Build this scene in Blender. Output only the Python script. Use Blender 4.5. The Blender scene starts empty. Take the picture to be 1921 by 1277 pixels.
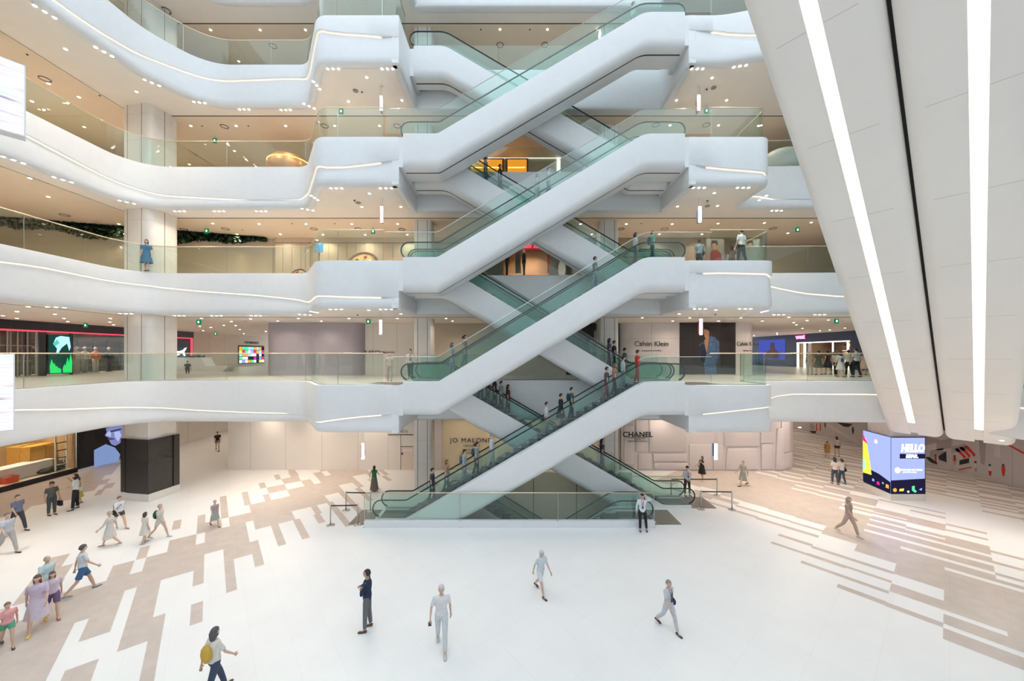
import bpy, bmesh, math, random
from mathutils import Vector, Matrix
from mathutils.geometry import tessellate_polygon
random.seed(7)
sc = bpy.context.scene
COL = sc.collection
PI = math.pi
# ---------------------------------------------------------------- camera
F, CX, HY, EYE = 682.0, 960.0, 663.0, 8.0          # focal length (px), principal column, horizon row, eye height
cam = bpy.data.cameras.new('camera'); camo = bpy.data.objects.new('camera', cam); COL.objects.link(camo)
cam.sensor_width = 36; cam.lens = 36 * F / 1921; cam.shift_x = 0.5 / 1921; cam.shift_y = (HY - 638.5) / 1921
cam.clip_start = 0.05; cam.clip_end = 300
camo.location = (0, 0, EYE); camo.rotation_euler = (PI / 2, 0, 0)
sc.camera = camo
# ---------------------------------------------------------------- sky, light, exposure
w = bpy.data.worlds.new('sky'); sc.world = w; w.use_nodes = True
nt = w.node_tree; bg = nt.nodes['Background']
tc = nt.nodes.new('ShaderNodeTexCoord'); sep = nt.nodes.new('ShaderNodeSeparateXYZ'); rp = nt.nodes.new('ShaderNodeValToRGB')
nt.links.new(tc.outputs['Generated'], sep.inputs[0]); nt.links.new(sep.outputs['Z'], rp.inputs[0]); nt.links.new(rp.outputs[0], bg.inputs[0])
rp.color_ramp.elements[0].position = 0.0; rp.color_ramp.elements[0].color = (0.66, 0.67, 0.68, 1)
rp.color_ramp.elements[1].position = 0.55; rp.color_ramp.elements[1].color = (0.78, 0.90, 1.0, 1)
bg.inputs[1].default_value = 1.28
sc.view_settings.view_transform = 'Standard'; sc.view_settings.look = 'None'
sc.view_settings.gamma = 1; sc.view_settings.use_curve_mapping = False
sc.view_settings.exposure = 0.68
sc.cycles.use_denoising = True; sc.cycles.use_adaptive_sampling = True; sc.cycles.adaptive_threshold = 0.06; sc.cycles.adaptive_min_samples = 12
sc.cycles.max_bounces = 7; sc.cycles.transparent_max_bounces = 24; sc.cycles.diffuse_bounces = 4; sc.cycles.glossy_bounces = 2
sc.cycles.transmission_bounces = 4; sc.cycles.sample_clamp_indirect = 6; sc.cycles.caustics_reflective = False; sc.cycles.caustics_refractive = False
WARM = (1.0, 0.83, 0.66)
# ---------------------------------------------------------------- helpers
def P(x, y, z):
    Y = F * (EYE - z) / (y - HY); return Vector(((x - CX) / F * Y, Y, z))
def Q(x, y, Y):
    return Vector(((x - CX) / F * Y, Y, EYE - (y - HY) / F * Y))
def tag(o, label=None, cat=None, group=None, kind=None):
    if label: o['label'] = label
    if cat: o['category'] = cat
    if group: o['group'] = group
    if kind: o['kind'] = kind
    return o
M = {}
def mat(name, col, rough=0.5, metal=0.0, emit=None, es=0.0, noise=0.0, nscale=3.0, spec=0.5, bump=0.0):
    if name in M: return M[name]
    m = bpy.data.materials.new(name); m.use_nodes = True; M[name] = m
    t = m.node_tree; b = t.nodes['Principled BSDF']
    b.inputs['Base Color'].default_value = (*col, 1); b.inputs['Roughness'].default_value = rough
    b.inputs['Metallic'].default_value = metal; b.inputs['Specular IOR Level'].default_value = spec
    if emit: b.inputs['Emission Color'].default_value = (*emit, 1); b.inputs['Emission Strength'].default_value = es
    n = t.nodes.new('ShaderNodeTexNoise'); n.inputs['Scale'].default_value = nscale; n.inputs['Detail'].default_value = 3
    c = t.nodes.new('ShaderNodeTexCoord'); t.links.new(c.outputs['Object'], n.inputs['Vector'])
    r = t.nodes.new('ShaderNodeValToRGB'); k = max(noise, 0.015)
    r.color_ramp.elements[0].color = (*[v * (1 - k) for v in col], 1); r.color_ramp.elements[1].color = (*[min(1, v * (1 + k)) for v in col], 1)
    r.color_ramp.elements[0].position = .3; r.color_ramp.elements[1].position = .7
    t.links.new(n.outputs['Fac'], r.inputs[0]); t.links.new(r.outputs[0], b.inputs['Base Color'])
    if bump:
        bu = t.nodes.new('ShaderNodeBump'); bu.inputs['Strength'].default_value = bump
        t.links.new(n.outputs['Fac'], bu.inputs['Height']); t.links.new(bu.outputs[0], b.inputs['Normal'])
    return m
def emis(name, col, s):
    if name in M: return M[name]
    m = bpy.data.materials.new(name); m.use_nodes = True; M[name] = m; t = m.node_tree
    t.nodes.remove(t.nodes['Principled BSDF']); e = t.nodes.new('ShaderNodeEmission')
    e.inputs[0].default_value = (*col, 1); e.inputs[1].default_value = s
    t.links.new(e.outputs[0], t.nodes['Material Output'].inputs[0]); return m
def glass(name, tint, refl=1.0):
    if name in M: return M[name]
    m = bpy.data.materials.new(name); m.use_nodes = True; M[name] = m; t = m.node_tree
    t.nodes.remove(t.nodes['Principled BSDF'])
    tr = t.nodes.new('ShaderNodeBsdfTransparent'); tr.inputs[0].default_value = (*tint, 1)
    gl = t.nodes.new('ShaderNodeBsdfGlossy'); gl.inputs['Roughness'].default_value = 0.01; gl.inputs[0].default_value = (.95, 1, .98, 1)
    lw = t.nodes.new('ShaderNodeLayerWeight'); lw.inputs[0].default_value = .5
    pw = t.nodes.new('ShaderNodeMath'); pw.operation = 'POWER'; pw.inputs[1].default_value = 5
    mu = t.nodes.new('ShaderNodeMath'); mu.operation = 'MULTIPLY_ADD'; mu.inputs[1].default_value = .6 * refl; mu.inputs[2].default_value = .045 * refl; mu.use_clamp = True
    mx = t.nodes.new('ShaderNodeMixShader')
    t.links.new(lw.outputs['Facing'], pw.inputs[0]); t.links.new(pw.outputs[0], mu.inputs[0]); t.links.new(mu.outputs[0], mx.inputs[0]); t.links.new(tr.outputs[0], mx.inputs[1]); t.links.new(gl.outputs[0], mx.inputs[2])
    t.links.new(mx.outputs[0], t.nodes['Material Output'].inputs[0]); return m
# colours
WHITE = mat('white_plaster', (.82, .83, .84), .55, noise=.01)
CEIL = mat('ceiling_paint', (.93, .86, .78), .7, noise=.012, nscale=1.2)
CEILW = mat('inner_ceiling_warm_spill', (.84, .71, .56), .7, noise=.015, nscale=1.2)  # orange spill from the warm lamps is painted into this ceiling colour
STONE = mat('column_stone', (.80, .765, .72), .45, noise=.03, nscale=2)
DARK = mat('black_panel', (.022, .021, .024), .35, noise=.1)
GROOVE = mat('dark_groove', (.05, .05, .052), .6)
STEEL = mat('brushed_steel', (.55, .54, .52), .3, 1.0)
BRASS = mat('champagne_rail', (.80, .68, .52), .35, .6)
RUBBER = mat('black_handrail', (.012, .013, .014), .35)
STEPM = mat('escalator_step', (.11, .13, .14), .45, .3, noise=.1, nscale=20)
COMB = mat('landing_plate_metal', (.22, .21, .20), .4, .6, noise=.1, nscale=30)
YEL = mat('yellow_marking', (.85, .62, .06), .5)
LED = emis('led_strip', (1.0, .79, .55), 1.25)
LED2 = emis('beam_led', (1.0, .83, .64), 1.5)
LAMP = emis('downlight_lamp', (1.0, .88, .70), 9.0)
GL = glass('railing_glass', (.90, .955, .93), 1.0)
GE = glass('escalator_glass', (.85, .935, .92), 1.0)
RED = emis('red_neon', (1.0, .04, .07), 1.6)

def mesh_obj(name, bm, m, parent=None, smooth=False):
    me = bpy.data.meshes.new(name); bm.normal_update(); bm.to_mesh(me); bm.free()
    ms = m if isinstance(m, (list, tuple)) else [m]
    for x in ms: me.materials.append(x)
    if smooth:
        for p in me.polygons: p.use_smooth = True
    o = bpy.data.objects.new(name, me); COL.objects.link(o)
    if parent is not None: o.parent = parent; o.matrix_parent_inverse = Matrix()
    return o
def empty(name, loc, label=None, cat=None, group=None, rz=0):
    o = bpy.data.objects.new(name, None); COL.objects.link(o); o.location = loc; o.rotation_euler.z = rz; o.empty_display_size = .1
    return tag(o, label, cat, group)
def box(bm, x0, x1, y0, y1, z0, z1, mi=0, bev=0):
    vs = [bm.verts.new((x, y, z)) for z in (z0, z1) for (x, y) in ((x0, y0), (x1, y0), (x1, y1), (x0, y1))]
    fs = []
    for q in ((3, 2, 1, 0), (4, 5, 6, 7), (0, 1, 5, 4), (1, 2, 6, 5), (2, 3, 7, 6), (3, 0, 4, 7)):
        f = bm.faces.new([vs[i] for i in q]); f.material_index = mi; fs.append(f)
    if bev: bmesh.ops.bevel(bm, geom=list({e for f in fs for e in f.edges}), offset=bev, segments=2, affect='EDGES', profile=.5)
    return vs
def boxo(name, x0, x1, y0, y1, z0, z1, m, parent=None, bev=0):
    bm = bmesh.new(); box(bm, x0, x1, y0, y1, z0, z1, 0, bev); return mesh_obj(name, bm, m, parent)
def rings(bm, loops, closed=True, caps=True, mi=0):
    """skin a list of equally long vertex loops"""
    V = [[bm.verts.new(p) for p in L] for L in loops]; n = len(V[0])
    for a, b in zip(V, V[1:]):
        for i in range(n if closed else n - 1):
            j = (i + 1) % n; f = bm.faces.new((a[i], a[j], b[j], b[i])); f.material_index = mi
    if caps and closed:
        f = bm.faces.new(list(reversed(V[0]))); f.material_index = mi; f = bm.faces.new(V[-1]); f.material_index = mi
    return V
def tube(bm, pts, r, seg=8, mi=0, caps=True):
    pts = [Vector(p) for p in pts]; L = []; up = None
    for i, p in enumerate(pts):
        d = (pts[min(i + 1, len(pts) - 1)] - pts[max(i - 1, 0)]).normalized()
        if up is None: up = Vector((0, 0, 1)) if abs(d.z) < .9 else Vector((0, 1, 0))
        a = d.cross(up).normalized(); b = a.cross(d).normalized(); up = b
        rr = r[i] if isinstance(r, list) else r
        ra, rb = rr if isinstance(rr, tuple) else (rr, rr)
        L.append([p + a * math.cos(t) * ra + b * math.sin(t) * rb for t in [2 * PI * k / seg for k in range(seg)]])
    rings(bm, L, mi=mi, caps=caps)
def prism(bm, poly, y0, y1, mi=0):
    """polygon in x,z extruded from y0 to y1"""
    rings(bm, [[Vector((x, y, z)) for x, z in poly] for y in (y0, y1)], mi=mi)
def plate(bm, poly, z0, z1, mi=0):
    rings(bm, [[Vector((x, y, z)) for x, y in poly] for z in (z0, z1)], mi=mi)
def fillet(pts, n=6):
    """pts: (a,b,r) polyline; returns the rounded 2-D polyline"""
    out = []
    for i, p in enumerate(pts):
        r = p[2] if len(p) > 2 else 0; c = Vector(p[:2])
        if r == 0 or i in (0, len(pts) - 1): out.append(c); continue
        a = Vector(pts[i - 1][:2]) - c; b = Vector(pts[i + 1][:2]) - c; la, lb = a.length, b.length; a.normalize(); b.normalize()
        th = a.angle(b); t = min(r / math.tan(th / 2), la * .49, lb * .49); r = t * math.tan(th / 2)
        ce = c + (a + b).normalized() * (r / math.sin(th / 2)); s = c + a * t; e = c + b * t
        v0 = s - ce; v1 = e - ce; ang = v0.angle(v1); sg = 1 if v0.x * v1.y - v0.y * v1.x > 0 else -1
        for k in range(n + 1):
            q = sg * ang * k / n; out.append(ce + Vector((v0.x * math.cos(q) - v0.y * math.sin(q), v0.x * math.sin(q) + v0.y * math.cos(q))))
    return out
def normals(poly):
    N = []
    for i in range(len(poly)):
        d = Vector((0, 0))
        if i: d += (poly[i] - poly[i - 1]).normalized()
        if i < len(poly) - 1: d += (poly[i + 1] - poly[i]).normalized()
        d.normalize(); N.append(Vector((d.y, -d.x)))
    return N
def interp(tab, x):
    if x <= tab[0][0]: return tab[0][1]
    for (a, b), (c, d) in zip(tab, tab[1:]):
        if x <= c: return b + (d - b) * (x - a) / (c - a)
    return tab[-1][1]
text_jobs = []
def text(name, s, m, loc, size, rz=0, parent=None, ext=.01, align='CENTER', sx=1, sp=1, bold=0, shear=0):
    c = bpy.data.curves.new(name, 'FONT'); c.body = s; c.size = size; c.extrude = ext; c.align_x = align; c.align_y = 'CENTER'; c.space_character = sp; c.offset = bold; c.shear = shear; c.resolution_u = 3
    o = bpy.data.objects.new(name, c); COL.objects.link(o); o.location = loc; o.rotation_euler = (PI / 2, 0, rz); o.scale = (sx, 1, 1)
    c.materials.append(m)
    if parent is not None: o.parent = parent
    text_jobs.append(o); return o

# ================================================================ THE SETTING
LV = {1: 0.0, 2: 6.53, 3: 12.35, 4: 18.11, 5: 23.78, 6: 29.5}
TH = 2.236
# ---- outlines of the floor plates (seen from above, left to right along the void)
def outline(lv):
    if lv >= 5:
        L = [(-18.6, -12), (-18.2, 13.95, 8), (-17.9, 17.6, 3), (-16.6, 19.84, 2.2), (-11.15, 19.84, .9), (-9.1, 16.94, .9)]
        R = [(9.8, 16.94, 4), (13.5, 16.1, 4), (21.5, 14.5, 1), (21.5, -12)]
    else:
        L = [(-20.2, -12), (-20.2, 19.66, 1.7), (-11.1, 19.66, .9), (-9.15, 16.94, .9)]
        xr = {2: 12.35, 3: 12.4, 4: 12.2}[lv]
        R = [(xr, 16.94, .55), (xr, 19.66, .5), (21.9, 19.35, 2.2), (21.75, 14), (21.75, -12)]
    mid = [(-5.26, 16.94), (-5.26, 20.2), (8.25, 20.2), (8.25, 16.94)]
    return L, mid, R
STRIP = {
 5: ([(-300, 22.0), (108, 22.1), (175, 22.1), (250, 22.37), (311, 22.65), (361, 22.82), (426, 22.95), (555, 23.1), (573, 23.0), (579, 23.2), (590, 23.25), (620, 23.0), (680, 22.91), (750, 22.74)], [(1280, 23.08), (1345, 23.05), (1400, 22.7), (1600, 22.2)]),
 4: ([(-300, 17.3), (43, 17.15), (200, 16.84), (326, 16.55), (476, 16.32), (560, 16.36), (580, 16.7), (592, 16.85), (620, 16.68), (680, 16.84), (750, 17.04)], [(1280, 16.86), (1361, 16.65), (1436, 16.5), (1448, 16.35), (1520, 16.3), (1700, 16.3)]),
 3: ([(-300, 11.6), (0, 11.66), (75, 11.75), (175, 11.7), (276, 11.67), (376, 11.4), (476, 11.2), (555, 10.97), (580, 10.75), (640, 10.68), (750, 10.62)], [(1280, 11.75), (1361, 11.8), (1440, 11.74), (1452, 11.6), (1462, 11.56), (1508, 11.28), (1578, 11.1), (1700, 11.0)]),
 2: ([(-300, 5.9), (28, 5.75), (125, 5.5), (276, 5.14), (376, 4.94), (476, 4.83), (555, 4.78), (562, 4.62), (580, 4.72), (620, 4.92), (680, 5.08), (750, 5.22)], [(1280, 5.08), (1436, 5.5), (1452, 5.56), (1466, 5.84), (1640, 5.84), (1750, 5.7)]),
 6: ([(-300, 28), (750, 28.2)], [(1280, 28.2), (1700, 28.2)]),
}
OUT = {}
for lv in (2, 3, 4, 5, 6):
    L, mid, R = outline(lv); zt = LV[lv]; zb = zt - TH
    Lf = fillet(L + [mid[0]], 9); Rf = fillet([mid[3]] + R, 9); nL = len(Lf)
    # subdivide long straight runs so the strip can bend
    def sub(poly):
        o = [poly[0]]
        for a, b in zip(poly, poly[1:]):
            n = max(1, int((b - a).length / .7))
            for k in range(1, n + 1): o.append(a + (b - a) * k / n)
        return o
    Lf, Rf = sub(Lf), sub(Rf); midp = [Vector(mid[1]), Vector(mid[2])]
    poly = Lf + midp + Rf; OUT[lv] = (Lf, Rf)
    # split corners hard at the void by separate fascia runs
    runs = [(Lf, STRIP[lv][0]), ([Lf[-1]] + midp + [Rf[0]], None), (Rf, STRIP[lv][1])]
    bm = bmesh.new(); bs = bmesh.new()
    for run, tab in runs:
        N = normals(run)
        if tab is None: N = [Vector((1, 0)), Vector((1, -1)), Vector((-1, -1)), Vector((-1, 0))]
        prof = []; stripv = []
        for i, (p, n) in enumerate(zip(run, N)):
            px = CX + F * p.x / p.y if p.y > .5 else (-300 if p.x < 0 else 1700)
            zs = interp(tab, px) if tab else zt - 1.0; k = 0.11 if tab else 0.0
            if tab and (i == 0 and run is Rf or i == len(run) - 1 and run is Lf): k = 0.0; 
            def V(o, z): q = p + n * o; return Vector((q.x, q.y, z))
            pr = [V(-.35, zt), V(-.05, zt), V(-.012, zt - .012), V(0, zt - .05), V(0, zs + .012), V(-.012 * (k > 0), zs), V(-k, zs), V(-k, zs - .055), V(-k * .55, zs - .35 if zs - .35 > zb + .45 else zb + .45), V(-.0, zb + .3), V(-.02, zb + .14), V(-.07, zb + .045), V(-.16, zb), V(-.35, zb)]
            prof.append(pr)
            q = .006; stripv.append((V(-k + q, zs - .004), V(-k + q + .018, zs - .055), k > 0))
        # columns of vertices -> faces
        G = [[bm.verts.new(v) for v in c] for c in prof]
        for a, b in zip(G, G[1:]):
            for i in range(len(a) - 1): bm.faces.new((a[i], a[i + 1], b[i + 1], b[i]))
        if tab:
            S = [(bs.verts.new(a), bs.verts.new(b), c) for a, b, c in stripv]
            for a, b in zip(S, S[1:]):
                if a[2] and b[2]: bs.faces.new((a[0], a[1], b[1], b[0]))
    for cx0, cx1, cy0_, cy1_ in ((-5.60, -5.275, 16.955, 17.28), (8.265, 8.59, 16.955, 17.28), (-5.60, -5.275, 20.2, 20.54), (8.265, 8.59, 20.2, 20.54)): box(bm, cx0, cx1, cy0_, cy1_, zb + .002, zt - .002)
    fo = mesh_obj('trim_%d' % lv, bm, WHITE, smooth=True); tag(fo, kind='structure')
    try:
        md = fo.modifiers.new('es', 'EDGE_SPLIT'); md.split_angle = math.radians(40)
    except Exception: pass
    so = mesh_obj('light_strip', bs, LED, fo); so['label'] = 'warm glowing strip in the balcony groove'
    # floor plate and soffit
    back = [Vector((48, -12)), Vector((48, 48)), Vector((-48, 48)), Vector((-48, -12))]
    for nm, z, off, m in (('floor', zt, .34, 'F'), ('ceiling', zb, .34, 'C')):
        N = normals(poly); pl = [p - n * off for p, n in zip(poly, N)]
        j = len(Lf); pl[j - 1] = Vector((-5.26 - off, 16.94 + off)); pl[j] = Vector((-5.26 - off, 20.2 + off)); pl[j + 1] = Vector((8.25 + off, 20.2 + off)); pl[j + 2] = Vector((8.25 + off, 16.94 + off))
        bm = bmesh.new(); vs = [bm.verts.new((p.x, p.y, z)) for p in pl + back]
        for t3 in tessellate_polygon([[Vector((p.x, p.y, 0)) for p in pl + back]]): bm.faces.new([vs[i] for i in t3])
        o = mesh_obj(nm, bm, CEIL if m == 'C' else mat('upper_floor_stone', (.70, .68, .65), .3, noise=.03)); tag(o, kind='structure')
        if m == 'C':   # shadow gap and inner ceiling field, a touch lower; upper ones carry painted warm spill
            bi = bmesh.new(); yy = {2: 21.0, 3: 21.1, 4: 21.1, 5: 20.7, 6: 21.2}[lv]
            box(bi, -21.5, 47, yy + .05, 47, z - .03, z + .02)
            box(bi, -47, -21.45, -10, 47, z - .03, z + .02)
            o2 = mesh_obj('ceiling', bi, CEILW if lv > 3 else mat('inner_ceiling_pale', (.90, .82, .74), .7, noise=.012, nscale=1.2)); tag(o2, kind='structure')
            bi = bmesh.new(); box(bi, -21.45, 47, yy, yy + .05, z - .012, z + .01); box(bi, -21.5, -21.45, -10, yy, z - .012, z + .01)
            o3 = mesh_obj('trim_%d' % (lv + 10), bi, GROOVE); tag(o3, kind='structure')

# ---- ground floor with its stone inlay, one mesh
TH0 = math.radians(50.3); ea = Vector((math.sin(TH0), math.cos(TH0))); eb = Vector((-math.cos(TH0), math.sin(TH0)))
def Bk(k): return .12 + 1.178 * k
TAN = {
 10: [(-40, -3.09), (-1.33, -1.05)], 11: [(-40, -3.09), (-2.81, -2.24), (-1.33, -1.05)], 12: [(-40, -3.09), (-1.92, -1.05), (-.46, -.17)],
 13: [(-40, -3.09), (-2.81, -2.21), (-1.92, -1.33), (.42, .71)], 14: [(-40, -2.21), (-1.92, -1.33), (-.46, -.17), (.42, .71), (1.30, 1.59)],
 15: [(-40, -4.84), (-3.97, -.17), (.42, 1.59), (2.18, 2.47), (3.06, 3.35), (4.82, 5.11)],
 16: [(-4.84, -3.97), (-2.81, -2.24), (-1.92, 1.30), (2.18, 2.47), (3.06, 3.35), (3.94, 4.23), (4.82, 5.11), (5.7, 5.99)],
 17: [(-4.84, -4.0), (-2.21, -1.92), (-1.33, -.46), (-.17, 1.30), (1.59, 3.18), (4.05, 4.33), (4.82, 5.11), (5.7, 5.99), (6.6, 6.89)],
 18: [(-4.84, -4.3), (-.46, .42), (.71, 4.97), (5.7, 5.99), (6.6, 6.89), (7.5, 7.78)],
 19: [(-1.33, -1.05), (-.46, -.17), (.42, .71), (1.59, 6.0), (6.81, 7.14), (7.7, 8.0), (8.6, 8.87)],
 20: [(.42, .71), (1.40, 1.68), (2.3, 2.58), (3.47, 7.14), (8.0, 8.3), (8.87, 9.15)],
 21: [(.42, .71), (1.40, 1.68), (2.6, 3.5), (4.4, 4.92), (5.31, 8.3), (8.9, 9.2), (9.75, 10.0)],
 22: [(2.3, 2.6), (3.5, 4.42), (5.3, 5.8), (6.15, 9.0), (9.7, 10)], 23: [(3.23, 3.51), (4.04, 4.5), (5.8, 9)], 24: [(4.1, 4.5), (5.0, 5.5), (6.2, 8)],
 25: [(-40, -7.2), (-6.5, -6.2)], 26: [(-40, -5.8), (-5.03, -4.76)], 27: [(-40, -5.2), (-4.9, -4.5)], 28: [(-40, -4.9)], 29: [(-40, -5.3)], 30: [(-40, -5)], 31: [(-40, -5)], 32: [(-40, -5)],
 -3: [(15.83, 16.47), (16.74, 22)], -2: [(15.83, 16.47), (16.74, 20.95), (21.2, 21.5), (21.85, 22.1), (23.0, 23.25), (24.2, 24.45), (30.1, 30.35), (31.05, 31.3)],
 -1: [(15.83, 16.47), (16.74, 17.37), (17.64, 20.94), (21.2, 21.82), (22.1, 22.7), (23.0, 23.6), (23.87, 24.9), (25.6, 25.85), (26.45, 26.7), (31.86, 32.1), (32.7, 33.0)],
 0: [(16.47, 16.76), (17.62, 18.27), (19.13, 21.82), (22.1, 22.7), (23.0, 23.6), (23.87, 24.3), (24.5, 24.84), (25.5, 26.5), (27.4, 27.65), (28.2, 28.4), (31.9, 32.2)],
 1: [(16.51, 16.80), (17.38, 17.6), (18.28, 18.47), (19.06, 19.3), (20.12, 22.72), (23.0, 23.6), (23.85, 24.4), (24.65, 25.1), (25.5, 25.75), (25.9, 26.6), (28.1, 28.35)],
 2: [(17.38, 17.6), (18.21, 18.47), (19.06, 19.3), (20.92, 25.0), (25.4, 25.75), (26.0, 26.5), (26.8, 28.1), (28.9, 30)],
 3: [(18.21, 18.41), (19.2, 19.46), (20.33, 20.6), (21.15, 21.37), (22.0, 26.4), (26.65, 27.2), (27.5, 28.5), (28.8, 29.4)],
 4: [(20.35, 20.6), (21.2, 21.42), (22.1, 26.5), (26.75, 27.3), (27.55, 28.1), (28.4, 29.3), (29.7, 30.3)],
 5: [(20.45, 20.7), (21.2, 21.42), (22.2, 28.0), (28.3, 28.9), (29.3, 29.8)], 6: [(20.55, 20.8), (21.4, 21.9), (22.25, 28.2), (28.6, 29.2), (29.5, 31)], 7: [(20.6, 20.85), (21.1, 21.97), (22.8, 31)],
 8: [(20.9, 21.3), (22.6, 31)], 9: [(21.5, 30)], 10.5: []}
FL = mat('floor_white_stone', (.86, .865, .87), .34, noise=.012, nscale=.8)
FT = mat('floor_tan_stone', (.58, .51, .465), .3, noise=.06, nscale=2.5)
def tile_lines(m, base, dark, scale=1.0):
    t = m.node_tree; b = t.nodes['Principled BSDF']; c = t.nodes.new('ShaderNodeTexCoord'); mp = t.nodes.new('ShaderNodeMapping'); mp.inputs['Rotation'].default_value[2] = -(PI / 2 - TH0)
    br = t.nodes.new('ShaderNodeTexBrick'); br.offset = 0; br.inputs['Scale'].default_value = 1; br.inputs['Mortar Size'].default_value = .006; br.inputs['Brick Width'].default_value = .878; br.inputs['Row Height'].default_value = 1.178
    br.inputs['Color1'].default_value = (1, 1, 1, 1); br.inputs['Color2'].default_value = (.985, .985, .985, 1); br.inputs['Mortar'].default_value = (dark,) * 3 + (1,); br.inputs['Mortar Smooth'].default_value = .3
    t.links.new(c.outputs['Object'], mp.inputs[0]); t.links.new(mp.outputs[0], br.inputs[0])
    mx = t.nodes.new('ShaderNodeMix'); mx.data_type = 'RGBA'; mx.blend_type = 'MULTIPLY'; mx.inputs[0].default_value = 1
    src = b.inputs['Base Color'].links[0].from_socket
    t.links.new(src, mx.inputs[6]); t.links.new(br.outputs['Color'], mx.inputs[7]); t.links.new(mx.outputs[2], b.inputs['Base Color'])
tile_lines(FL, None, .93); tile_lines(FT, None, .90)
bm = bmesh.new()
PX0, PX1, PY0, PY1 = -3.4, 6.72, 16.98, 20.3        # pit for the escalators that go down
for (x0, x1, y0, y1) in ((-48, 48, -14, PY0), (-48, PX0, PY0, PY1), (PX1, 48, PY0, PY1), (-48, 48, PY1, 62)):
    bm.faces.new([bm.verts.new((x, y, 0)) for x, y in ((x0, y0), (x1, y0), (x1, y1), (x0, y1))])
def inpit(p): return PX0 - .1 < p.x < PX1 + .1 and PY0 - .1 < p.y < PY1 + .1
def quad(bm, a0, a1, b0, b1, z, mi):
    c = [ea * a + eb * b for a, b in ((a0, b0), (a1, b0), (a1, b1), (a0, b1))]
    cen = sum(c, Vector((0, 0))) / 4
    if inpit(cen) or any(-7 < p.x < 9.5 and 16.9 < p.y < 20.1 for p in c): return
    f = bm.faces.new([bm.verts.new((p.x, p.y, z)) for p in c]); f.material_index = mi
for k, iv in TAN.items():
    for a0, a1 in iv: quad(bm, max(a0, -26), a1, Bk(k), Bk(k + 1), .0025, 1)
for k in range(-14, 14):     # far right hall: alternating boards
    a = max([29.6] + [b for _, b in TAN.get(k, [])]) + .3
    rnd = random.Random(k)
    while a < 58:
        wd = rnd.choice([.3, .6, .9, .6]); quad(bm, a, a + wd, Bk(k), Bk(k + 1), .0025, 1); a += wd + rnd.choice([.3, .3, .58])
gf = mesh_obj('floor', bm, [FL, FT]); tag(gf, kind='structure')
# pit walls and bottom
bm = bmesh.new(); box(bm, PX0 - .1, PX0, PY0, PY1, -6, 0); box(bm, PX1, PX1 + .1, PY0, PY1, -6, 0); box(bm, PX0 - .1, PX1 + .1, PY0 - .12, PY0, -6, -.01)
tag(mesh_obj('wall_pit', bm, mat('pit_wall', (.42, .40, .36), .6)), kind='structure')
CREAM = mat('cream_hoarding', (.80, .69, .49), .5, noise=.02, nscale=1)
bm = bmesh.new(); box(bm, PX0, PX1, PY1, PY1 + .1, -6, 1.35)
for x in (-1.2, 1.2, 3.6, 6.0): box(bm, x, x + .03, PY1 - .006, PY1, -6, 1.35, 1)
tag(mesh_obj('wall_pit_back', bm, [mat('pale_cream_cladding', (.92, .82, .62), .5), GROOVE]), kind='structure')
bm = bmesh.new(); box(bm, PX0 - 2, PX1 + 2, PY0, PY1, -6.1, -6); tag(mesh_obj('floor', bm, COMB), kind='structure')
# ================================================================ COLUMNS
def rrect(cx, cy, hx, hy, r, rot=0, n=5):
    pts = []
    for sx, sy, a0 in ((1, 1, 0), (-1, 1, 90), (-1, -1, 180), (1, -1, 270)):
        for k in range(n + 1):
            a = math.radians(a0 + 90 * k / n); pts.append(Vector((sx * (hx - r) + r * math.cos(a), sy * (hy - r) + r * math.sin(a))))
    c, s = math.cos(rot), math.sin(rot)
    return [(cx + p.x * c - p.y * s, cy + p.x * s + p.y * c) for p in pts]
CLS = []
def column(label, cx, cy, hx, hy, r, z0, z1, rot=0):
    e = empty('column', (cx, cy, z0), label, 'column', None, math.radians(rot))
    bm = bmesh.new(); plate(bm, rrect(0, 0, hx, hy, r), 0, z1 - z0); sh = mesh_obj('shaft', bm, STONE, e, True)
    md = sh.modifiers.new('es', 'EDGE_SPLIT'); md.split_angle = .6
    bm = bmesh.new(); q = .004
    for sx in (-1, 1): box(bm, sx * (hx - r) * .78 - .012, sx * (hx - r) * .78 + .012, -hy - q, -hy + .01, 0, z1 - z0)
    box(bm, hx - .01, hx + q, -.02, .004, 0, z1 - z0); box(bm, -hx - q, -hx + .01, -.02, .004, 0, z1 - z0)
    mesh_obj('joint', bm, GROOVE, e)
    bm = bmesh.new(); z = 1.5
    while z < z1 - z0 - .3: plate(bm, rrect(0, 0, hx + .002, hy + .002, r), z, z + .008); z += 1.4
    mesh_obj('panel_seam', bm, mat('seam', (.5, .48, .45), .6), e)
    return e
for lv in (1, 2, 3, 4, 5):
    z0 = LV[lv]; z1 = LV[lv + 1] - TH
    nm = {1: 'ground', 2: 'second', 3: 'third', 4: 'fourth', 5: 'fifth'}[lv]
    if lv > 1: column('broad pale stone column behind the left railing on the %s floor' % nm, -20.36, 20.54, .93, .80, .32, z0, z1, -10)
    column('slim pale column left of the escalators on the %s floor' % nm, -5.25, 21.9, .52, .5, .16, z0, z1)
    column('slim pale column right of the escalators on the %s floor' % nm, 5.75, 21.9, .55, .5, .16, z0, z1)
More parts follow.
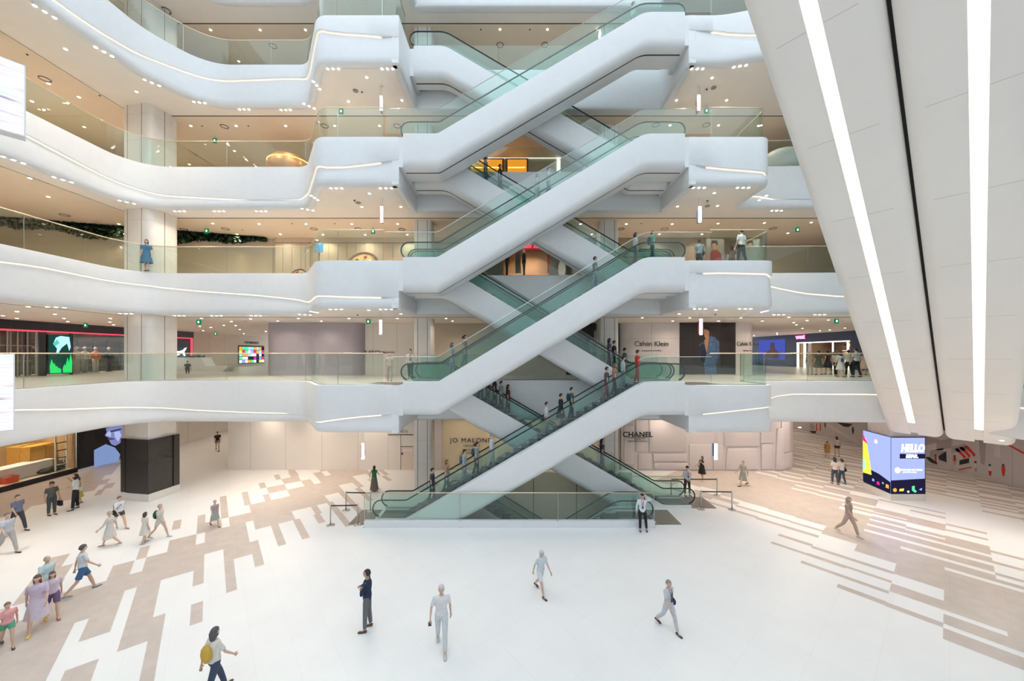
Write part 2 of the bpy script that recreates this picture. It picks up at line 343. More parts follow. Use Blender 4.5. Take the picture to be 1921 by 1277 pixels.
# ground floor column with black screens around it
e = empty('column', (-20.36, 20.54, 0), 'square ground floor column wrapped in black panels with pale plinth', 'column'); e.rotation_euler.z = math.radians(-10); e.scale = (.9, .8, 1); CLAD = mat('dark_brown_panel', (.045, .040, .037), .4, noise=.08)
boxo('plinth', -1.06, 1.06, -1.0, 1.0, 0, .42, mat('pale_plinth', (.72, .70, .66), .4), e, .02)
boxo('shaft', -.9, .9, -.88, .88, .42, 4.29, STONE, e, .05)
bm = bmesh.new(); box(bm, -.62, 1.06, -1.03, -.98, .42, 3.35); box(bm, -1.06, -.74, -.99, -.9, .42, 3.35); mesh_obj('black_panel', bm, CLAD, e)
bm = bmesh.new(); box(bm, 1.01, 1.06, -1.0, .45, .42, 3.35); box(bm, 1.0, 1.05, .57, .95, .42, 3.35); mesh_obj('black_panel', bm, CLAD, e)
bm = bmesh.new(); box(bm, -.9, 1.0, -.97, .95, .43, 3.33); mesh_obj('backing', bm, mat('pitch', (.006, .006, .007), .6), e)

# ================================================================ ESCALATORS
def esc_path(X0, Xa, Xb, X1, z0, z1):
    return fillet([(X0, z0), (Xa, z0, .45), (Xb, z1, 1.3), (X1, z1)], 6)
def escalator(label, X0, Xa, Xb, X1, z0, z1, Y0, W, y1, y2, guard=None, under=True, low_end_ground=False):
    sd = 1 if Xb > Xa else -1
    path = esc_path(X0, Xa, Xb, X1, z0, z1)
    e = empty('escalator', ((X0 + X1) / 2, Y0 + W / 2, z0), label, 'escalator'); off = Vector(e.location)
    def ob(n, bm, m, sm=False):
        bmesh.ops.translate(bm, verts=bm.verts, vec=-off); bmesh.ops.recalc_face_normals(bm, faces=bm.faces)
        o = mesh_obj(n, bm, m, e, sm)
        if sm: md = o.modifiers.new('es', 'EDGE_SPLIT'); md.split_angle = .55
        return o
    top = .15
    prof = [(0, top - .012), (.012, top), (y1 - .02, top), (y1 - .02, top - .06), (y1 + .14, top - .06), (y1 + .14, -.3), (y2 - .14, -.3), (y2 - .14, top - .06), (y2 + .02, top - .06), (y2 + .02, top), (W, top), (W, -.95),
            (W - .42, top - 1.6), (.56, top - 1.6), (.56, top - 1.57), (.49, top - 1.57), (.49, top - 1.6), (.4, top - 1.6), (.25, top - 1.57), (.12, top - 1.49), (.035, top - 1.37), (0, top - 1.22)]
    bm = bmesh.new(); rings(bm, [[Vector((p.x, Y0 + y, p.y + z)) for y, z in prof] for p in path]); ob('truss_cladding', bm, WHITE, True)
    bm = bmesh.new(); rings(bm, [[Vector((p.x, Y0 + y, p.y + top - 1.6 + z)) for y, z in ((.485, -.004), (.565, -.004), (.565, .03), (.485, .03))] for p in path]); ob('shadow_groove', bm, GROOVE)
    # deck end block reaching the floor plate
    for xe, zz in ((X0, z0), (X1, z1)):
        if zz == 0: continue
        s = 1 if xe > 0 else -1; bm = bmesh.new(); box(bm, min(xe, xe + .19 * s), max(xe, xe + .19 * s), Y0 + .01, Y0 + W, zz - 1.42, zz - .02); ob('landing_beam', bm, WHITE)
    # steps
    run = abs(Xb - Xa); n = int(run / .4); st = []
    bm = bmesh.new()
    xs = [X0 + sd * .02, Xa - sd * .3]; L = [(X0 + sd * .05, z0 + .02), (Xa - sd * .35, z0 + .02)]
    for i in range(n):
        xx = Xa - sd * .1 + sd * run * i / n; zz = z0 + (z1 - z0) * (i + .75) / n
        L += [(xx, L[-1][1]), (xx, zz)]
    L += [(Xb + sd * .2, L[-1][1]), (Xb + sd * .35, z1 + .02), (X1 - sd * .05, z1 + .02)]
    V = [(bm.verts.new((x, Y0 + y1 + .14, z)), bm.verts.new((x, Y0 + y2 - .14, z))) for x, z in L]
    for a, b in zip(V, V[1:]): bm.faces.new((a[0], b[0], b[1], a[1]))
    ob('step_band', bm, STEPM)
    for xe, zz, s in ((X0, z0, sd), (X1, z1, -sd)): bm = bmesh.new(); box(bm, min(xe, xe + s * 1.25), max(xe, xe + s * 1.25), Y0 + y1 + .14, Y0 + y2 - .14, zz + .021, zz + .03); ob('comb_plate', bm, COMB)
    for y in (y1 + .16, y2 - .2):
        for xe, zz, s in ((X0 + sd * 1.3, z0, sd), (X1 - sd * 1.6, z1, -sd)): bm = bmesh.new(); box(bm, min(xe, xe + s * .3), max(xe, xe + s * .3), Y0 + y, Y0 + y + .05, zz + .025, zz + .036); ob('yellow_step_edge', bm, YEL)
    hh = .98; r = .39
    def rail_pts():
        c0 = (X0 + sd * .16, z0 + hh - r); c1 = (X1 - sd * .16, z1 + hh - r); pts = []
        for k in range(11): a = PI * (1.42 - .92 * k / 10); pts.append((c0[0] + sd * r * math.cos(a), c0[1] + r * math.sin(a)))
        for p in path[1:-1]: pts.append((p.x, p.y + hh))
        for k in range(11): a = PI * (.5 - .92 * k / 10); pts.append((c1[0] + sd * r * math.cos(a), c1[1] + r * math.sin(a)))
        return pts
    rp_ = rail_pts()
    for nmi, y in (('near', y1 + .05), ('far', y2 - .05)):
        bm = bmesh.new(); tube(bm, [(x, Y0 + y, z) for x, z in rp_], (.032, .032), 8); ob('handrail', bm, RUBBER, True)
        bm = bmesh.new()
        Pt = [(x, z - .03) for x, z in rp_]; bt = [(min(max(x, min(X0, X1)), max(X0, X1)), min(z - .03, (interp(sorted([(p.x, p.y) for p in path]), x) + .08))) for x, z in rp_]
        va = [[bm.verts.new((x, Y0 + yy, z)) for x, z in Pt] for yy in (y - .006, y + .006)]; vb = [[bm.verts.new((x, Y0 + yy, z)) for x, z in bt] for yy in (y - .006, y + .006)]
        for i in range(len(Pt) - 1):
            for q in (0, 1): bm.faces.new((va[q][i], va[q][i + 1], vb[q][i + 1], vb[q][i]))
        ob('balustrade_glass', bm, GE)
        bm = bmesh.new(); rings(bm, [[Vector((p.x, Y0 + y + a, p.y + .05 + b)) for a, b in ((-.03, 0), (.03, 0), (.03, .1), (-.03, .1))] for p in path]); ob('skirt_trim', bm, STEEL)
    if guard:
        gy, ga, gb, gh = guard           # y, x range at low/high end
        pp = [Vector((ga, z0))] + [p for p in path if (p.x - ga) * sd > 0 and (gb - p.x) * sd > 0] + [Vector((gb, z1))]
        if low_end_ground: pp = [p for p in path if (p.x - ga) * sd > 0 and (gb - p.x) * sd > 0] + [Vector((gb, z1))]
        bm = bmesh.new()
        rings(bm, [[Vector((p.x, Y0 + gy + a, p.y + z)) for a, z in ((-.007, .15), (.007, .15), (.007, gh), (-.007, gh))] for p in pp]); ob('guard_glass', bm, GL)
        bm = bmesh.new(); tube(bm, [(p.x, Y0 + gy, p.y + gh) for p in pp], .014, 6); ob('guard_cap', bm, STEEL)
    return e, path
ORD = {1: 'ground', 2: 'second', 3: 'third', 4: 'fourth', 5: 'fifth'}
PATHS = {}
for lv in (1, 2, 3, 4):
    z0, z1 = LV[lv], LV[lv + 1]
    X0, Xa = (-6.42, -5.05) if lv == 1 else (-5.07, -3.46)
    e, p = escalator('front escalator rising left to right from the %s to the %s floor' % (ORD[lv], ORD[lv + 1]), X0, Xa, 6.2, 8.07, z0, z1, 16.94, 1.81, .42, 1.70,
                     (.04, -5.9 if lv > 1 else -4.4, 9.35, 1.32), low_end_ground=(lv == 1))
    PATHS['F%d' % lv] = p
    X0, Xa = (9.3, 7.85) if lv == 1 else (8.07, 6.2)
    e, p = escalator('rear escalator descending left to right from the %s to the %s floor' % (ORD[lv + 1], ORD[lv]), X0, Xa, -3.46, -5.07, z0, z1, 18.8, 1.4, .08, 1.32,
                     (1.37, 7.2 if lv == 1 else 8.6, -5.07, 1.32), low_end_ground=(lv == 1))
    PATHS['B%d' % lv] = p
e, p = escalator('front escalator sinking to the basement at the right end of the pit', -5.6, -4.2, 5.0, 6.5, -5.6, 0, 16.98, 1.75, .3, 1.5); PATHS['G1'] = p
e, p = escalator('rear escalator sinking to the basement behind the glass guard', 8.9, 7.4, -1.8, -3.3, -5.6, 0, 18.8, 1.4, .08, 1.32); PATHS['G2'] = p
# ---- the two long escalators seen from below at the right, with light strips in their soffits
def beam(label, p0, wd, t0, t1):
    az = math.atan2(-.614, -.789)
    e = empty('escalator', p0, label, 'escalator', rz=az)      # local x runs uphill, local y to the left of it
    k = math.tan(math.radians(30.2)); r = .3
    def sweep(n, prof, m, x0=t0, x1=t1, sm=False, N=1):
        bm = bmesh.new(); rings(bm, [[Vector((x, y, x * k + z)) for y, z in prof] for x in (x0, x1)]); bmesh.ops.recalc_face_normals(bm, faces=bm.faces)
        o = mesh_obj(n, bm, m, e, sm)
        if sm: md = o.modifiers.new('es', 'EDGE_SPLIT'); md.split_angle = .5
        return o
    c = wd / 2; hw = .13
    arc = lambda cy, sgn: [(cy + sgn * r * math.sin(a), r - r * math.cos(a)) for a in [i * PI / 12 for i in range(7)]]
    left = arc(r, -1); right = arc(wd - r, 1)
    prof = [(c - hw, 0)] + left + [(0, 1.5), (wd, 1.5)] + list(reversed(right)) + [(c + hw, 0), (c + hw, .1), (c - hw, .1)]
    sweep('truss_cladding', prof, mat('warm_white_cladding', (.96, .915, .855), .6, noise=.012, nscale=.7), sm=True)
    sweep('light_strip', [(c - hw + .004, .06), (c + hw - .004, .06), (c + hw - .004, .095), (c - hw + .004, .095)], LED2, t0 + 1.2, t1)['label'] = 'wide glowing strip'
    for y in (.25, wd - .25):
        sweep('balustrade_glass', [(y - .01, 1.5), (y + .01, 1.5), (y + .01, 2.4), (y - .01, 2.4)], GE)
        sweep('handrail', [(y - .04, 2.4), (y + .04, 2.4), (y + .04, 2.46), (y - .04, 2.46)], RUBBER)
    bm = bmesh.new(); x = t0 + 1
    while x < t1 - .4: box(bm, x, x + .42, .4, wd - .4, x * k + 1.45, x * k + 1.6); x += .4
    mesh_obj('step_band', bm, STEPM, e)
    x = t0 + 2.2
    while x < t1:
        bm = bmesh.new()
        rings(bm, [[Vector((x + a, y, (x + a) * k + b)) for y, b in ((.32, -.0015), (c - hw - .01, -.0015), (c - hw - .01, .01), (.32, .01))] for a in (0, .007)])
        mesh_obj('panel_seam', bm, mat('seam', (.5, .48, .45), .6), e); bm = bmesh.new()
        rings(bm, [[Vector((x + a, y, (x + a) * k + b)) for y, b in ((c + hw + .01, -.0015), (wd - .32, -.0015), (wd - .32, .01), (c + hw + .01, .01))] for a in (0, .007)]); x += 2.4
        mesh_obj('panel_seam', bm, mat('seam', (.5, .48, .45), .6), e)
    return e
hx, hy = -.789, -.614; lx, ly = .614, -.789
# local y is left of the uphill direction = towards (+.614,-.789)
p0 = Vector((19.9, 19.4, 4.3)) 
bl = beam('left of the two long escalators overhead, pale soffit with a narrow slanting light strip', (p0.x, p0.y, p0.z), 1.98, -1.0, 26)
p1 = p0 + Vector((lx, ly, 0)) * 2.05
beam('right of the two long escalators overhead, pale soffit with a nearly upright light strip', (p1.x, p1.y, p1.z), 2.08, -1.0, 26)
bm = bmesh.new(); k = math.tan(math.radians(30.2)); rings(bm, [[Vector((x, y, x * k + z)) for y, z in ((1.9, .38), (2.12, .38), (2.12, 1.4), (1.9, 1.4))] for x in (-1, 26)])
o = mesh_obj('gap_shade_fill', bm, mat('pitch', (.006, .006, .007), .6), bl); o['label'] = 'black fill painting the shade of the gap'  # black solid painted for the darkness of the open gap

# ================================================================ RAILINGS
def railing(label, pts, zf, h=1.48, every=2.2, post_every=2, cap=True, glassm=None, grp=None):
    pts = [Vector(p) for p in pts]; e = empty('glass_railing', (pts[0].x, pts[0].y, zf), label, 'railing', grp); off = e.location
    cum = [0]
    for a, b in zip(pts, pts[1:]): cum.append(cum[-1] + (b - a).length)
    T = cum[-1]; n = max(1, round(T / every))
    def at(s):
        for i in range(len(cum) - 1):
            if s <= cum[i + 1] + 1e-9: return pts[i] + (pts[i + 1] - pts[i]) * ((s - cum[i]) / max(1e-9, cum[i + 1] - cum[i]))
        return pts[-1]
    def nrm(s):
        d = (at(min(T, s + .05)) - at(max(0, s - .05))).normalized(); return Vector((-d.y, d.x))
    for k in range(n):
        s0, s1 = T * k / n + .012, T * (k + 1) / n - .012; ss = [s0] + [c for c in cum if s0 < c < s1] + [s1]
        bm = bmesh.new(); L = []
        for s in ss:
            p = at(s); q = nrm(s) * .008; L.append([Vector((p.x - q.x, p.y - q.y, 0)), Vector((p.x + q.x, p.y + q.y, 0)), Vector((p.x + q.x, p.y + q.y, h)), Vector((p.x - q.x, p.y - q.y, h))])
        rings(bm, L); bmesh.ops.translate(bm, verts=bm.verts, vec=(-off.x, -off.y, 0)); bmesh.ops.recalc_face_normals(bm, faces=bm.faces); mesh_obj('glass_panel', bm, glassm or GL, e)
        if k % post_every == 0 and k:
            p = at(T * k / n); q = nrm(T * k / n); bm = bmesh.new()
            tube(bm, [(p.x + q.x * .03, p.y + q.y * .03, -.02), (p.x + q.x * .03, p.y + q.y * .03, h - .3), (p.x + q.x * .02, p.y + q.y * .02, h - .1), (p.x, p.y, h)], .016, 6)
            bmesh.ops.translate(bm, verts=bm.verts, vec=(-off.x, -off.y, 0)); mesh_obj('post', bm, STEEL, e)
    if cap:
        bm = bmesh.new(); tube(bm, [(p.x - off.x, p.y - off.y, h) for p in pts], .026, 8); mesh_obj('handrail', bm, BRASS, e, True)
    bm = bmesh.new(); tube(bm, [(p.x - off.x, p.y - off.y, .012) for p in pts], (.02, .02), 4); mesh_obj('base_channel', bm, STEEL, e)
    return e
for lv in (2, 3, 4, 5):
    Lf, Rf = OUT[lv]; zf = LV[lv]
    def inset(poly, d): return [p - n * d for p, n in zip(poly, normals(poly))]
    Lr = [p for p in inset(Lf, .2) if p.x < -6.05 and p.y > 2] + [Vector((-6.05, 17.14))]
    Rr = [Vector((9.35, 17.14))] + [p for p in inset(Rf, .2) if p.x > 9.4 and p.y > 2]
    if lv == 5: Lr[-1] = Vector((-5.45, 17.14)); Lr.append(Vector((-5.45, 18.6)))
    railing('clear glass railing with thin pale rail along the left balcony, %s floor' % ORD[lv], Lr, zf)
    railing('clear glass railing with thin pale rail along the right balcony, %s floor' % ORD[lv], Rr, zf)
    railing('glass railing along the rear edge of the escalator void, %s floor' % ORD[lv], [(-5.2, 20.32), (8.2, 20.32)], zf, 1.42, 2.2, 50, cap=False)
# pit guard in front of the escalators on the ground floor
e = empty('glass_railing', (-.2, 16.86, 0), 'long low glass guard on a white kerb in front of the ground floor escalators', 'railing')
bm = bmesh.new(); box(bm, -6.6, 6.8, -.16, .06, 0, .3, 0, .01); mesh_obj('kerb', bm, WHITE, e)
gx = [-6.58, -2.18, 2.32, 6.75]
for a, b in zip(gx, gx[1:]): boxo('glass_panel', a + .02, b - .02, -.008, .008, .3, 1.52, GL, e)
for x in gx:
    bm = bmesh.new(); tube(bm, [(x, -.12, 0), (x, -.12, 1.35), (x, -.05, 1.48), (x, 0, 1.54)], .017, 6); tube(bm, [(x, -.12, 0), (x, -.12, .03)], .05, 10); mesh_obj('post', bm, STEEL, e, True)
bm = bmesh.new(); tube(bm, [(gx[0], 0, 1.545), (gx[-1], 0, 1.545)], .026, 8); mesh_obj('handrail', bm, BRASS, e, True)
railing('glass panel at the back right of the basement pit', [(6.2, 20.45), (9.6, 20.45)], 0, 1.1, 1.7, 9)
# landing mats
for x0, x1, y0, y1, z, lb in ((-7.65, -6.62, 17.0, 18.6, 0, 'dark floor mat at the foot of the leftmost ground escalator'), (6.85, 7.95, 17.0, 18.6, 0, 'dark floor mat beside the leaning man at the right pit end'), (9.35, 10.6, 18.8, 20.3, 0, 'dark floor mat behind the right barrier posts')):
    sk = .0; bm = bmesh.new(); plate(bm, [(x0, y0), (x1, y0), (x1, y1), (x0, y1)], .003, .012)
    o = mesh_obj('floor_mat', bm, COMB); tag(o, lb, 'mat')
for lv in (2, 3, 4, 5):
    bm = bmesh.new(); box(bm, 8.27, 9.9, 17.1, 18.7, LV[lv] + .002, LV[lv] + .008); o = mesh_obj('floor_mat', bm, COMB); tag(o, 'dark landing mat at the right escalator top, %s floor' % ORD[lv], 'mat')
    if lv < 5:
        bm = bmesh.new(); box(bm, -6.9, -5.28, 17.1, 18.7, LV[lv] + .002, LV[lv] + .008); o = mesh_obj('floor_mat', bm, COMB); tag(o, 'dark landing mat at the left escalator foot, %s floor' % ORD[lv], 'mat')
# ================================================================ WALLS AND SHOP FRONTS
def so(name, bm, m, parent, sm=False):
    bmesh.ops.translate(bm, verts=bm.verts, vec=-parent.location); bmesh.ops.recalc_face_normals(bm, faces=bm.faces)
    return mesh_obj(name, bm, m, parent, sm)
def pz(y, Y): return EYE - (y - HY) / F * Y
def pxx(x, Y): return (x - CX) / F * Y
def flat(name, pts, Y, m, parent=None, th=.012):
    """a flat shape outlined in the photo, built at its own distance Y as a thin upright panel"""
    bm = bmesh.new(); prism(bm, [(pxx(x, Y), pz(y, Y)) for x, y in pts], Y, Y + th)
    if parent is not None: return so(name, bm, m, parent)
    bmesh.ops.recalc_face_normals(bm, faces=bm.faces); return mesh_obj(name, bm, m)
def flatr(name, x0, y0, x1, y1, Y, m, parent=None, th=.012): return flat(name, [(x0, y0), (x1, y0), (x1, y1), (x0, y1)], Y, m, parent, th)
def side(name, pts, X, m, parent=None, th=.02):
    """outline in (Y, z) on a side wall"""
    s = 1 if X < 0 else -1
    bm = bmesh.new(); rings(bm, [[Vector((x, y, z)) for y, z in pts] for x in (X, X + s * th)])
    if parent is not None: return so(name, bm, m, parent)
    bmesh.ops.recalc_face_normals(bm, faces=bm.faces); return mesh_obj(name, bm, m)
def sider(name, y0, y1, z0, z1, X, m, parent=None, th=.02): return side(name, [(y0, z0), (y1, z0), (y1, z1), (y0, z1)], X, m, parent, th)
def wall(name, x0, x1, y0, y1, z0, z1, m, seams=(), axis='x', bev=0):
    bm = bmesh.new(); box(bm, min(x0, x1), max(x0, x1), min(y0, y1), max(y0, y1), z0, z1, 0, bev)
    for s in seams:
        if axis == 'x': box(bm, s - .008, s + .008, min(y0, y1) - .003, min(y0, y1), z0, z1, 1)
        else:
            q = max(x0, x1) if x0 < 0 else min(x0, x1) - .003; box(bm, q, q + .003, s - .01, s + .01, z0, z1, 1)
    return tag(mesh_obj(name, bm, [m, mat('wall_joint', (.42, .38, .34), .7)]), kind='structure')
BEIGE = mat('beige_hoarding', (.86, .82, .78), .55, noise=.015, nscale=.8)
BEIGE2 = mat('corridor_wall', (.72, .60, .48), .6, noise=.02)
PINK = mat('pink_hoarding', (.73, .68, .69), .55, noise=.012)
LILAC = mat('grey_violet_hoarding', (.42, .39, .45), .5, noise=.015)
NAVY = mat('navy_front', (.018, .025, .08), .4)
WOOD = mat('light_wood', (.62, .42, .22), .45, noise=.12, nscale=6)
INK = mat('black_lettering', (.02, .02, .02), .5)
T1 = 4.294
wall('wall_back', -19.5, pxx(812, 25), 25, 25.2, 0, T1, BEIGE, [pxx(x, 25) for x in (470, 536, 604, 672, 728)])
wall('wall_left', -19.5, -19.3, 25.2, 48, 0, T1, BEIGE)
wall('wall_back', pxx(812, 25), pxx(816, 25), 25.05, 25.2, 0, T1, mat('brown_jamb', (.25, .18, .10), .5))
wall('wall_back', pxx(816, 25), pxx(829, 25), 24.9, 25.2, 0, T1, PINK)
wall('wall_back', pxx(829, 25), pxx(1120, 25), 25, 25.2, 0, T1, CREAM, [pxx(1040, 25)])
wall('wall_back', pxx(1120, 25), pxx(1165, 25), 25.1, 25.2, 0, T1, BEIGE2)
wall('wall_back', -48, 48, 48, 48.2, 0, T1, BEIGE2); wall('wall_front', -48, 48, -14.2, -14, 0, 30, WHITE)
wall('wall_left', -29.4, -29.6, -12, 19.6, 0, T1, BEIGE2); wall('wall_left', -29.4, -29.6, 27.4, 48, 0, T1, BEIGE, (30, 33, 36), 'y')
wall('wall_right', 30.3, 30.5, -12, 48, 0, T1, mat('mural_ground', (.62, .58, .60), .6, noise=.01), (16, 19, 22, 25, 28, 31, 34, 37, 40), 'y')
# door with header in the beige hoarding
Y = 24.99
d = tag(flatr('door_1', 752, 840, 775, 881, Y, mat('door_beige', (.80, .70, .61), .5), th=.03), kind='structure')
flatr('door_frame', 728, 814.5, 775, 816, Y - .02, GROOVE, d); flatr('door_frame', 752, 837, 775, 838, Y - .02, GROOVE, d); flatr('door_frame', 751.4, 816, 752, 881, Y - .02, GROOVE, d)
flatr('door_handle', 753, 849, 755, 853, Y - .05, INK, d, .05)
e = empty('notice_plate', (pxx(762, Y), Y, 1.4), 'small white notice with red dot on the beige door', 'notice'); flatr('plate', 755, 841, 774, 847, Y - .04, mat('paper', (.85, .84, .82), .6), e); flatr('red_dot', 759, 842.5, 761, 845, Y - .05, RED, e)
def lettering(label, items, rz=0, cat='sign', base=None):
    p0 = Vector(items[0][1]); e = empty('sign_lettering', p0, label, cat)
    for s, p, size, m, *kw in items:
        k = kw[0] if kw else {}
        text('lettering', s, m, Vector(p) - p0, size, rz, e, **k)
    return e
def TP(x, y, Y, d=.03): return (pxx(x, Y), Y - d, pz(y, Y))
sh = mat('dark_lettering', (.10, .08, .06), .5)
lettering('dark serif shop name on the yellow cream hoarding behind the lower escalators', [
 ('JO MALONE', TP(883, 826, 25), .44, INK, {'sx': 1.05, 'sp': 1.18}), ('LONDON', TP(885, 835.5, 25), .2, sh, {'sp': 1.5}), ('Opening soon', TP(880, 843, 25), .16, sh), ('Fragrance boutique', TP(880, 849, 25), .14, sh)])
lettering('black capitals on the padded pink hoarding right of the escalators', [
 ('CHANEL', TP(1196, 815, 24.8), .50, INK, {'bold': .012, 'sp': 1.08}), ('FRAGRANCE AND BEAUTY', TP(1196, 821, 24.8), .10, sh), ('BOUTIQUE', TP(1196, 823.6, 24.8), .09, sh), ('OPENING SOON', TP(1196, 827.5, 24.8), .15, sh, {'sp': 1.2})])
lettering('half hidden small shop name with a sprig above the beige door', [('MONTS', TP(752, 809, 25), .22, sh, {'sp': 1.4}), ('~', TP(754, 803, 25), .4, sh)])
# padded pink hoarding with a rounded end
bm = bmesh.new(); pts = fillet([(7.5, 24.95), (20.3, 24.95, 2.1), (20.3, 48)], 10); rings(bm, [[Vector((p.x, p.y, z)) for p in pts] for z in (0, T1)], closed=False, caps=False)
tag(mesh_obj('wall_right_hall', bm, PINK, smooth=True), kind='structure')
def pad(x0, y0, x1, y1, Y=24.95, s=8.515, ox=1140, oy=780, tp=0):
    X0, X1, Z1, Z0 = pxx(ox + x0 / s, Y), pxx(ox + x1 / s, Y), min(T1, pz(oy + y0 / s, Y)), max(.03, pz(oy + y1 / s, Y))
    bm = bmesh.new(); vs = box(bm, X0, X1, Y - .075, Y + .01, Z0, Z1, 0, 0)
    for v in vs:
        if v.co.z > (Z0 + Z1) / 2: v.co.x += tp * (1 if v.co.x < (X0 + X1) / 2 else -1)
    bmesh.ops.bevel(bm, geom=list(bm.edges), offset=.05, segments=3, affect='EDGES', profile=.5)
    o = mesh_obj('padded_panel', bm, PINK, smooth=True); return o
pads = [pad(250, 60, 415, 135), pad(255, 150, 415, 780), pad(445, 60, 595, 565), pad(655, 60, 1240, 570), pad(480, 600, 690, 850), pad(720, 600, 1260, 730), pad(735, 745, 1270, 858), pad(1300, 450, 1650, 860)]
A = dict(ox=1320, oy=780)
pads += [pad(150, 450, 300, 865, **A), pad(330, 120, 890, 485, **A), pad(340, 515, 870, 865, tp=.12, **A), pad(905, 240, 1105, 435, **A), pad(915, 445, 1100, 850, **A), pad(1140, 190, 1290, 865, tp=.12, **A)]
pw = empty('padded_cladding', (12.4, 24.9, 0), 'padded relief cladding of the pink hoarding at the right', 'wall cladding')
for o in pads: o.data.transform(Matrix.Translation(-pw.location)); o.parent = pw
for a0, a1, z0, z1 in ((8, 30, 1.2, 4.2), (33, 48, 1.2, 4.2), (8, 42, .05, 1.1), (52, 84, .9, 4.2), (46, 84, .05, .8)):
    bm = bmesh.new(); L = []; cx, cy, R = 18.2, 27.05, 2.1
    for i in range(7):
        a = math.radians(-90 + a0 + (a1 - a0) * i / 6); L.append([Vector((cx + q * math.cos(a), cy + q * math.sin(a), z)) for q, z in ((R - .01, z0), (R + .06, z0 + .04), (R + .06, z1 - .04), (R - .01, z1))])
    rings(bm, L); o = so('padded_panel', bm, PINK, pw)
# ---- left shop window (ground floor)
XL = -29.4
def YL(px, X=XL): return X * F / (px - CX)
bm = bmesh.new(); box(bm, -33.2, -33, 12, 24.6, 0, T1); box(bm, -33, XL - .1, 24.5, 24.6, 0, T1); box(bm, -33, XL, 12, 24.5, 0, .18)
tag(mesh_obj('wall_shop', bm, mat('shop_tan', (.55, .38, .2), .6, noise=.1)), kind='structure')
boxo_ = sider('window_1', 12, 24.45, .3, T1 - .02, XL - .02, glass('shop_glass', (.95, .96, .94), .8)); tag(boxo_, kind='structure')
o = sider('trim_21', 12, 24.6, 0, .3, XL - .1, DARK, th=.14); tag(o, kind='structure')
o = boxo('floor', -33, XL - .1, 12, 24.5, .18, .3, mat('display_floor', (.82, .72, .55), .4)); tag(o, kind='structure')
YW = mat('golden_wood', (.72, .42, .08), .4, noise=.1, nscale=5)
def inshop(px, d=1.5): X = XL - d; return X, YL(px, X)
for i, (px, d, w_, dp, h_, lb) in enumerate(((72, 1.7, 1.5, .9, 1.75, 'larger golden wooden display cupboard in the tan shop window'), (45, 2.3, 1.1, .8, 1.75, 'smaller golden wooden cupboard further back in the tan shop window'))):
    X, Yc = inshop(px, d); e = empty('display_cupboard', (X, Yc, .3), lb, 'cupboard')
    boxo('body', -dp / 2, dp / 2, -w_ / 2, w_ / 2, 0, h_, YW, e, .02); boxo('door', dp / 2, dp / 2 + .03, -w_ / 2 + .06, -.01, .1, h_ - .08, YW, e); boxo('door', dp / 2, dp / 2 + .03, .01, w_ / 2 - .06, .1, h_ - .08, YW, e)
X, Yc = inshop(28, 1.2); e = empty('display_counter', (X, Yc, .3), 'low white display counter in the tan shop window', 'counter'); boxo('body', -.45, .45, -1.9, 1.5, 0, .75, WHITE, e, .03); boxo('counter_top', -.5, .5, -1.95, 1.55, .75, .82, mat('paper', (.85, .84, .82), .6), e, .01)
X, Yc = inshop(17, .55); e = empty('basket', (X, Yc, .3), 'red orange basket on the shop window floor', 'basket')
bm = bmesh.new(); plate(bm, rrect(0, 0, .25, .28, .05), 0, .02); rings(bm, [[Vector((x * s, y * s, z)) for x, y in rrect(0, 0, .27, .3, .05)] for s, z in ((.85, 0), (1, .38), (.94, .38), (.8, .03))], caps=False); mesh_obj('body', bm, mat('red_plastic', (.85, .09, .03), .4), e); bm = bmesh.new(); tube(bm, [(0, -.27, .36), (0, -.22, .5), (0, .22, .5), (0, .27, .36)], .012); mesh_obj('handle', bm, STEEL, e)
def blob(bm, c, r, sq=(1, 1, 1), seg=10, jit=0):
    m_ = bmesh.ops.create_icosphere(bm, subdivisions=2, radius=r)
    for v in m_['verts']:
        v.co = Vector((v.co.x * sq[0], v.co.y * sq[1], v.co.z * sq[2])) * (1 + random.uniform(-jit, jit)) + Vector(c)
cloth_cols = [(.05, .05, .05), (.07, .12, .08), (.04, .04, .05), (.3, .3, .3)]
for i in range(4):
    X, Yc = inshop(86 + i * 10, .6 + .2 * (i % 2)); bm = bmesh.new(); blob(bm, (0, 0, .16), .3, (1.0, 1.3, .55), jit=.12)
    o = mesh_obj('folded_clothing', bm, mat('dark_cloth_%s' % 'abcd'[i], cloth_cols[i], .9), smooth=True); o.location = (X, Yc, .3); tag(o, ['black', 'dark green', 'near black', 'grey'][i] + ' bundle of clothes on the shop window floor', 'clothes')
X, Yc = inshop(112, 2.4); e = empty('round_mirror', (X - .6, Yc, 2.6), 'large dark round disc hanging at the back of the tan shop', 'wall decoration')
bm = bmesh.new(); bmesh.ops.create_cone(bm, segments=28, radius1=.95, radius2=.95, depth=.06, cap_ends=True, matrix=Matrix.Rotation(PI / 2, 4, 'Y')); mesh_obj('disc', bm, mat('smoke', (.10, .09, .08), .3), e)
bm = bmesh.new(); tube(bm, [(0, 1.0 * math.cos(a), 1.0 * math.sin(a)) for a in [2 * PI * k / 24 for k in range(25)]], .05, 6); mesh_obj('frame', bm, WOOD, e)
e = empty('ladder_rack', (XL - .35, 24.0, .3), 'tall pale rack with dark rungs at the end of the shop window', 'rack')
for y in (-.3, .3): boxo('upright', -.03, .03, y - .03, y + .03, 0, 3.7, BEIGE, e)
for k in range(7): boxo('rung', -.02, .02, -.3, .3, .3 + k * .5, .36 + k * .5, INK, e)
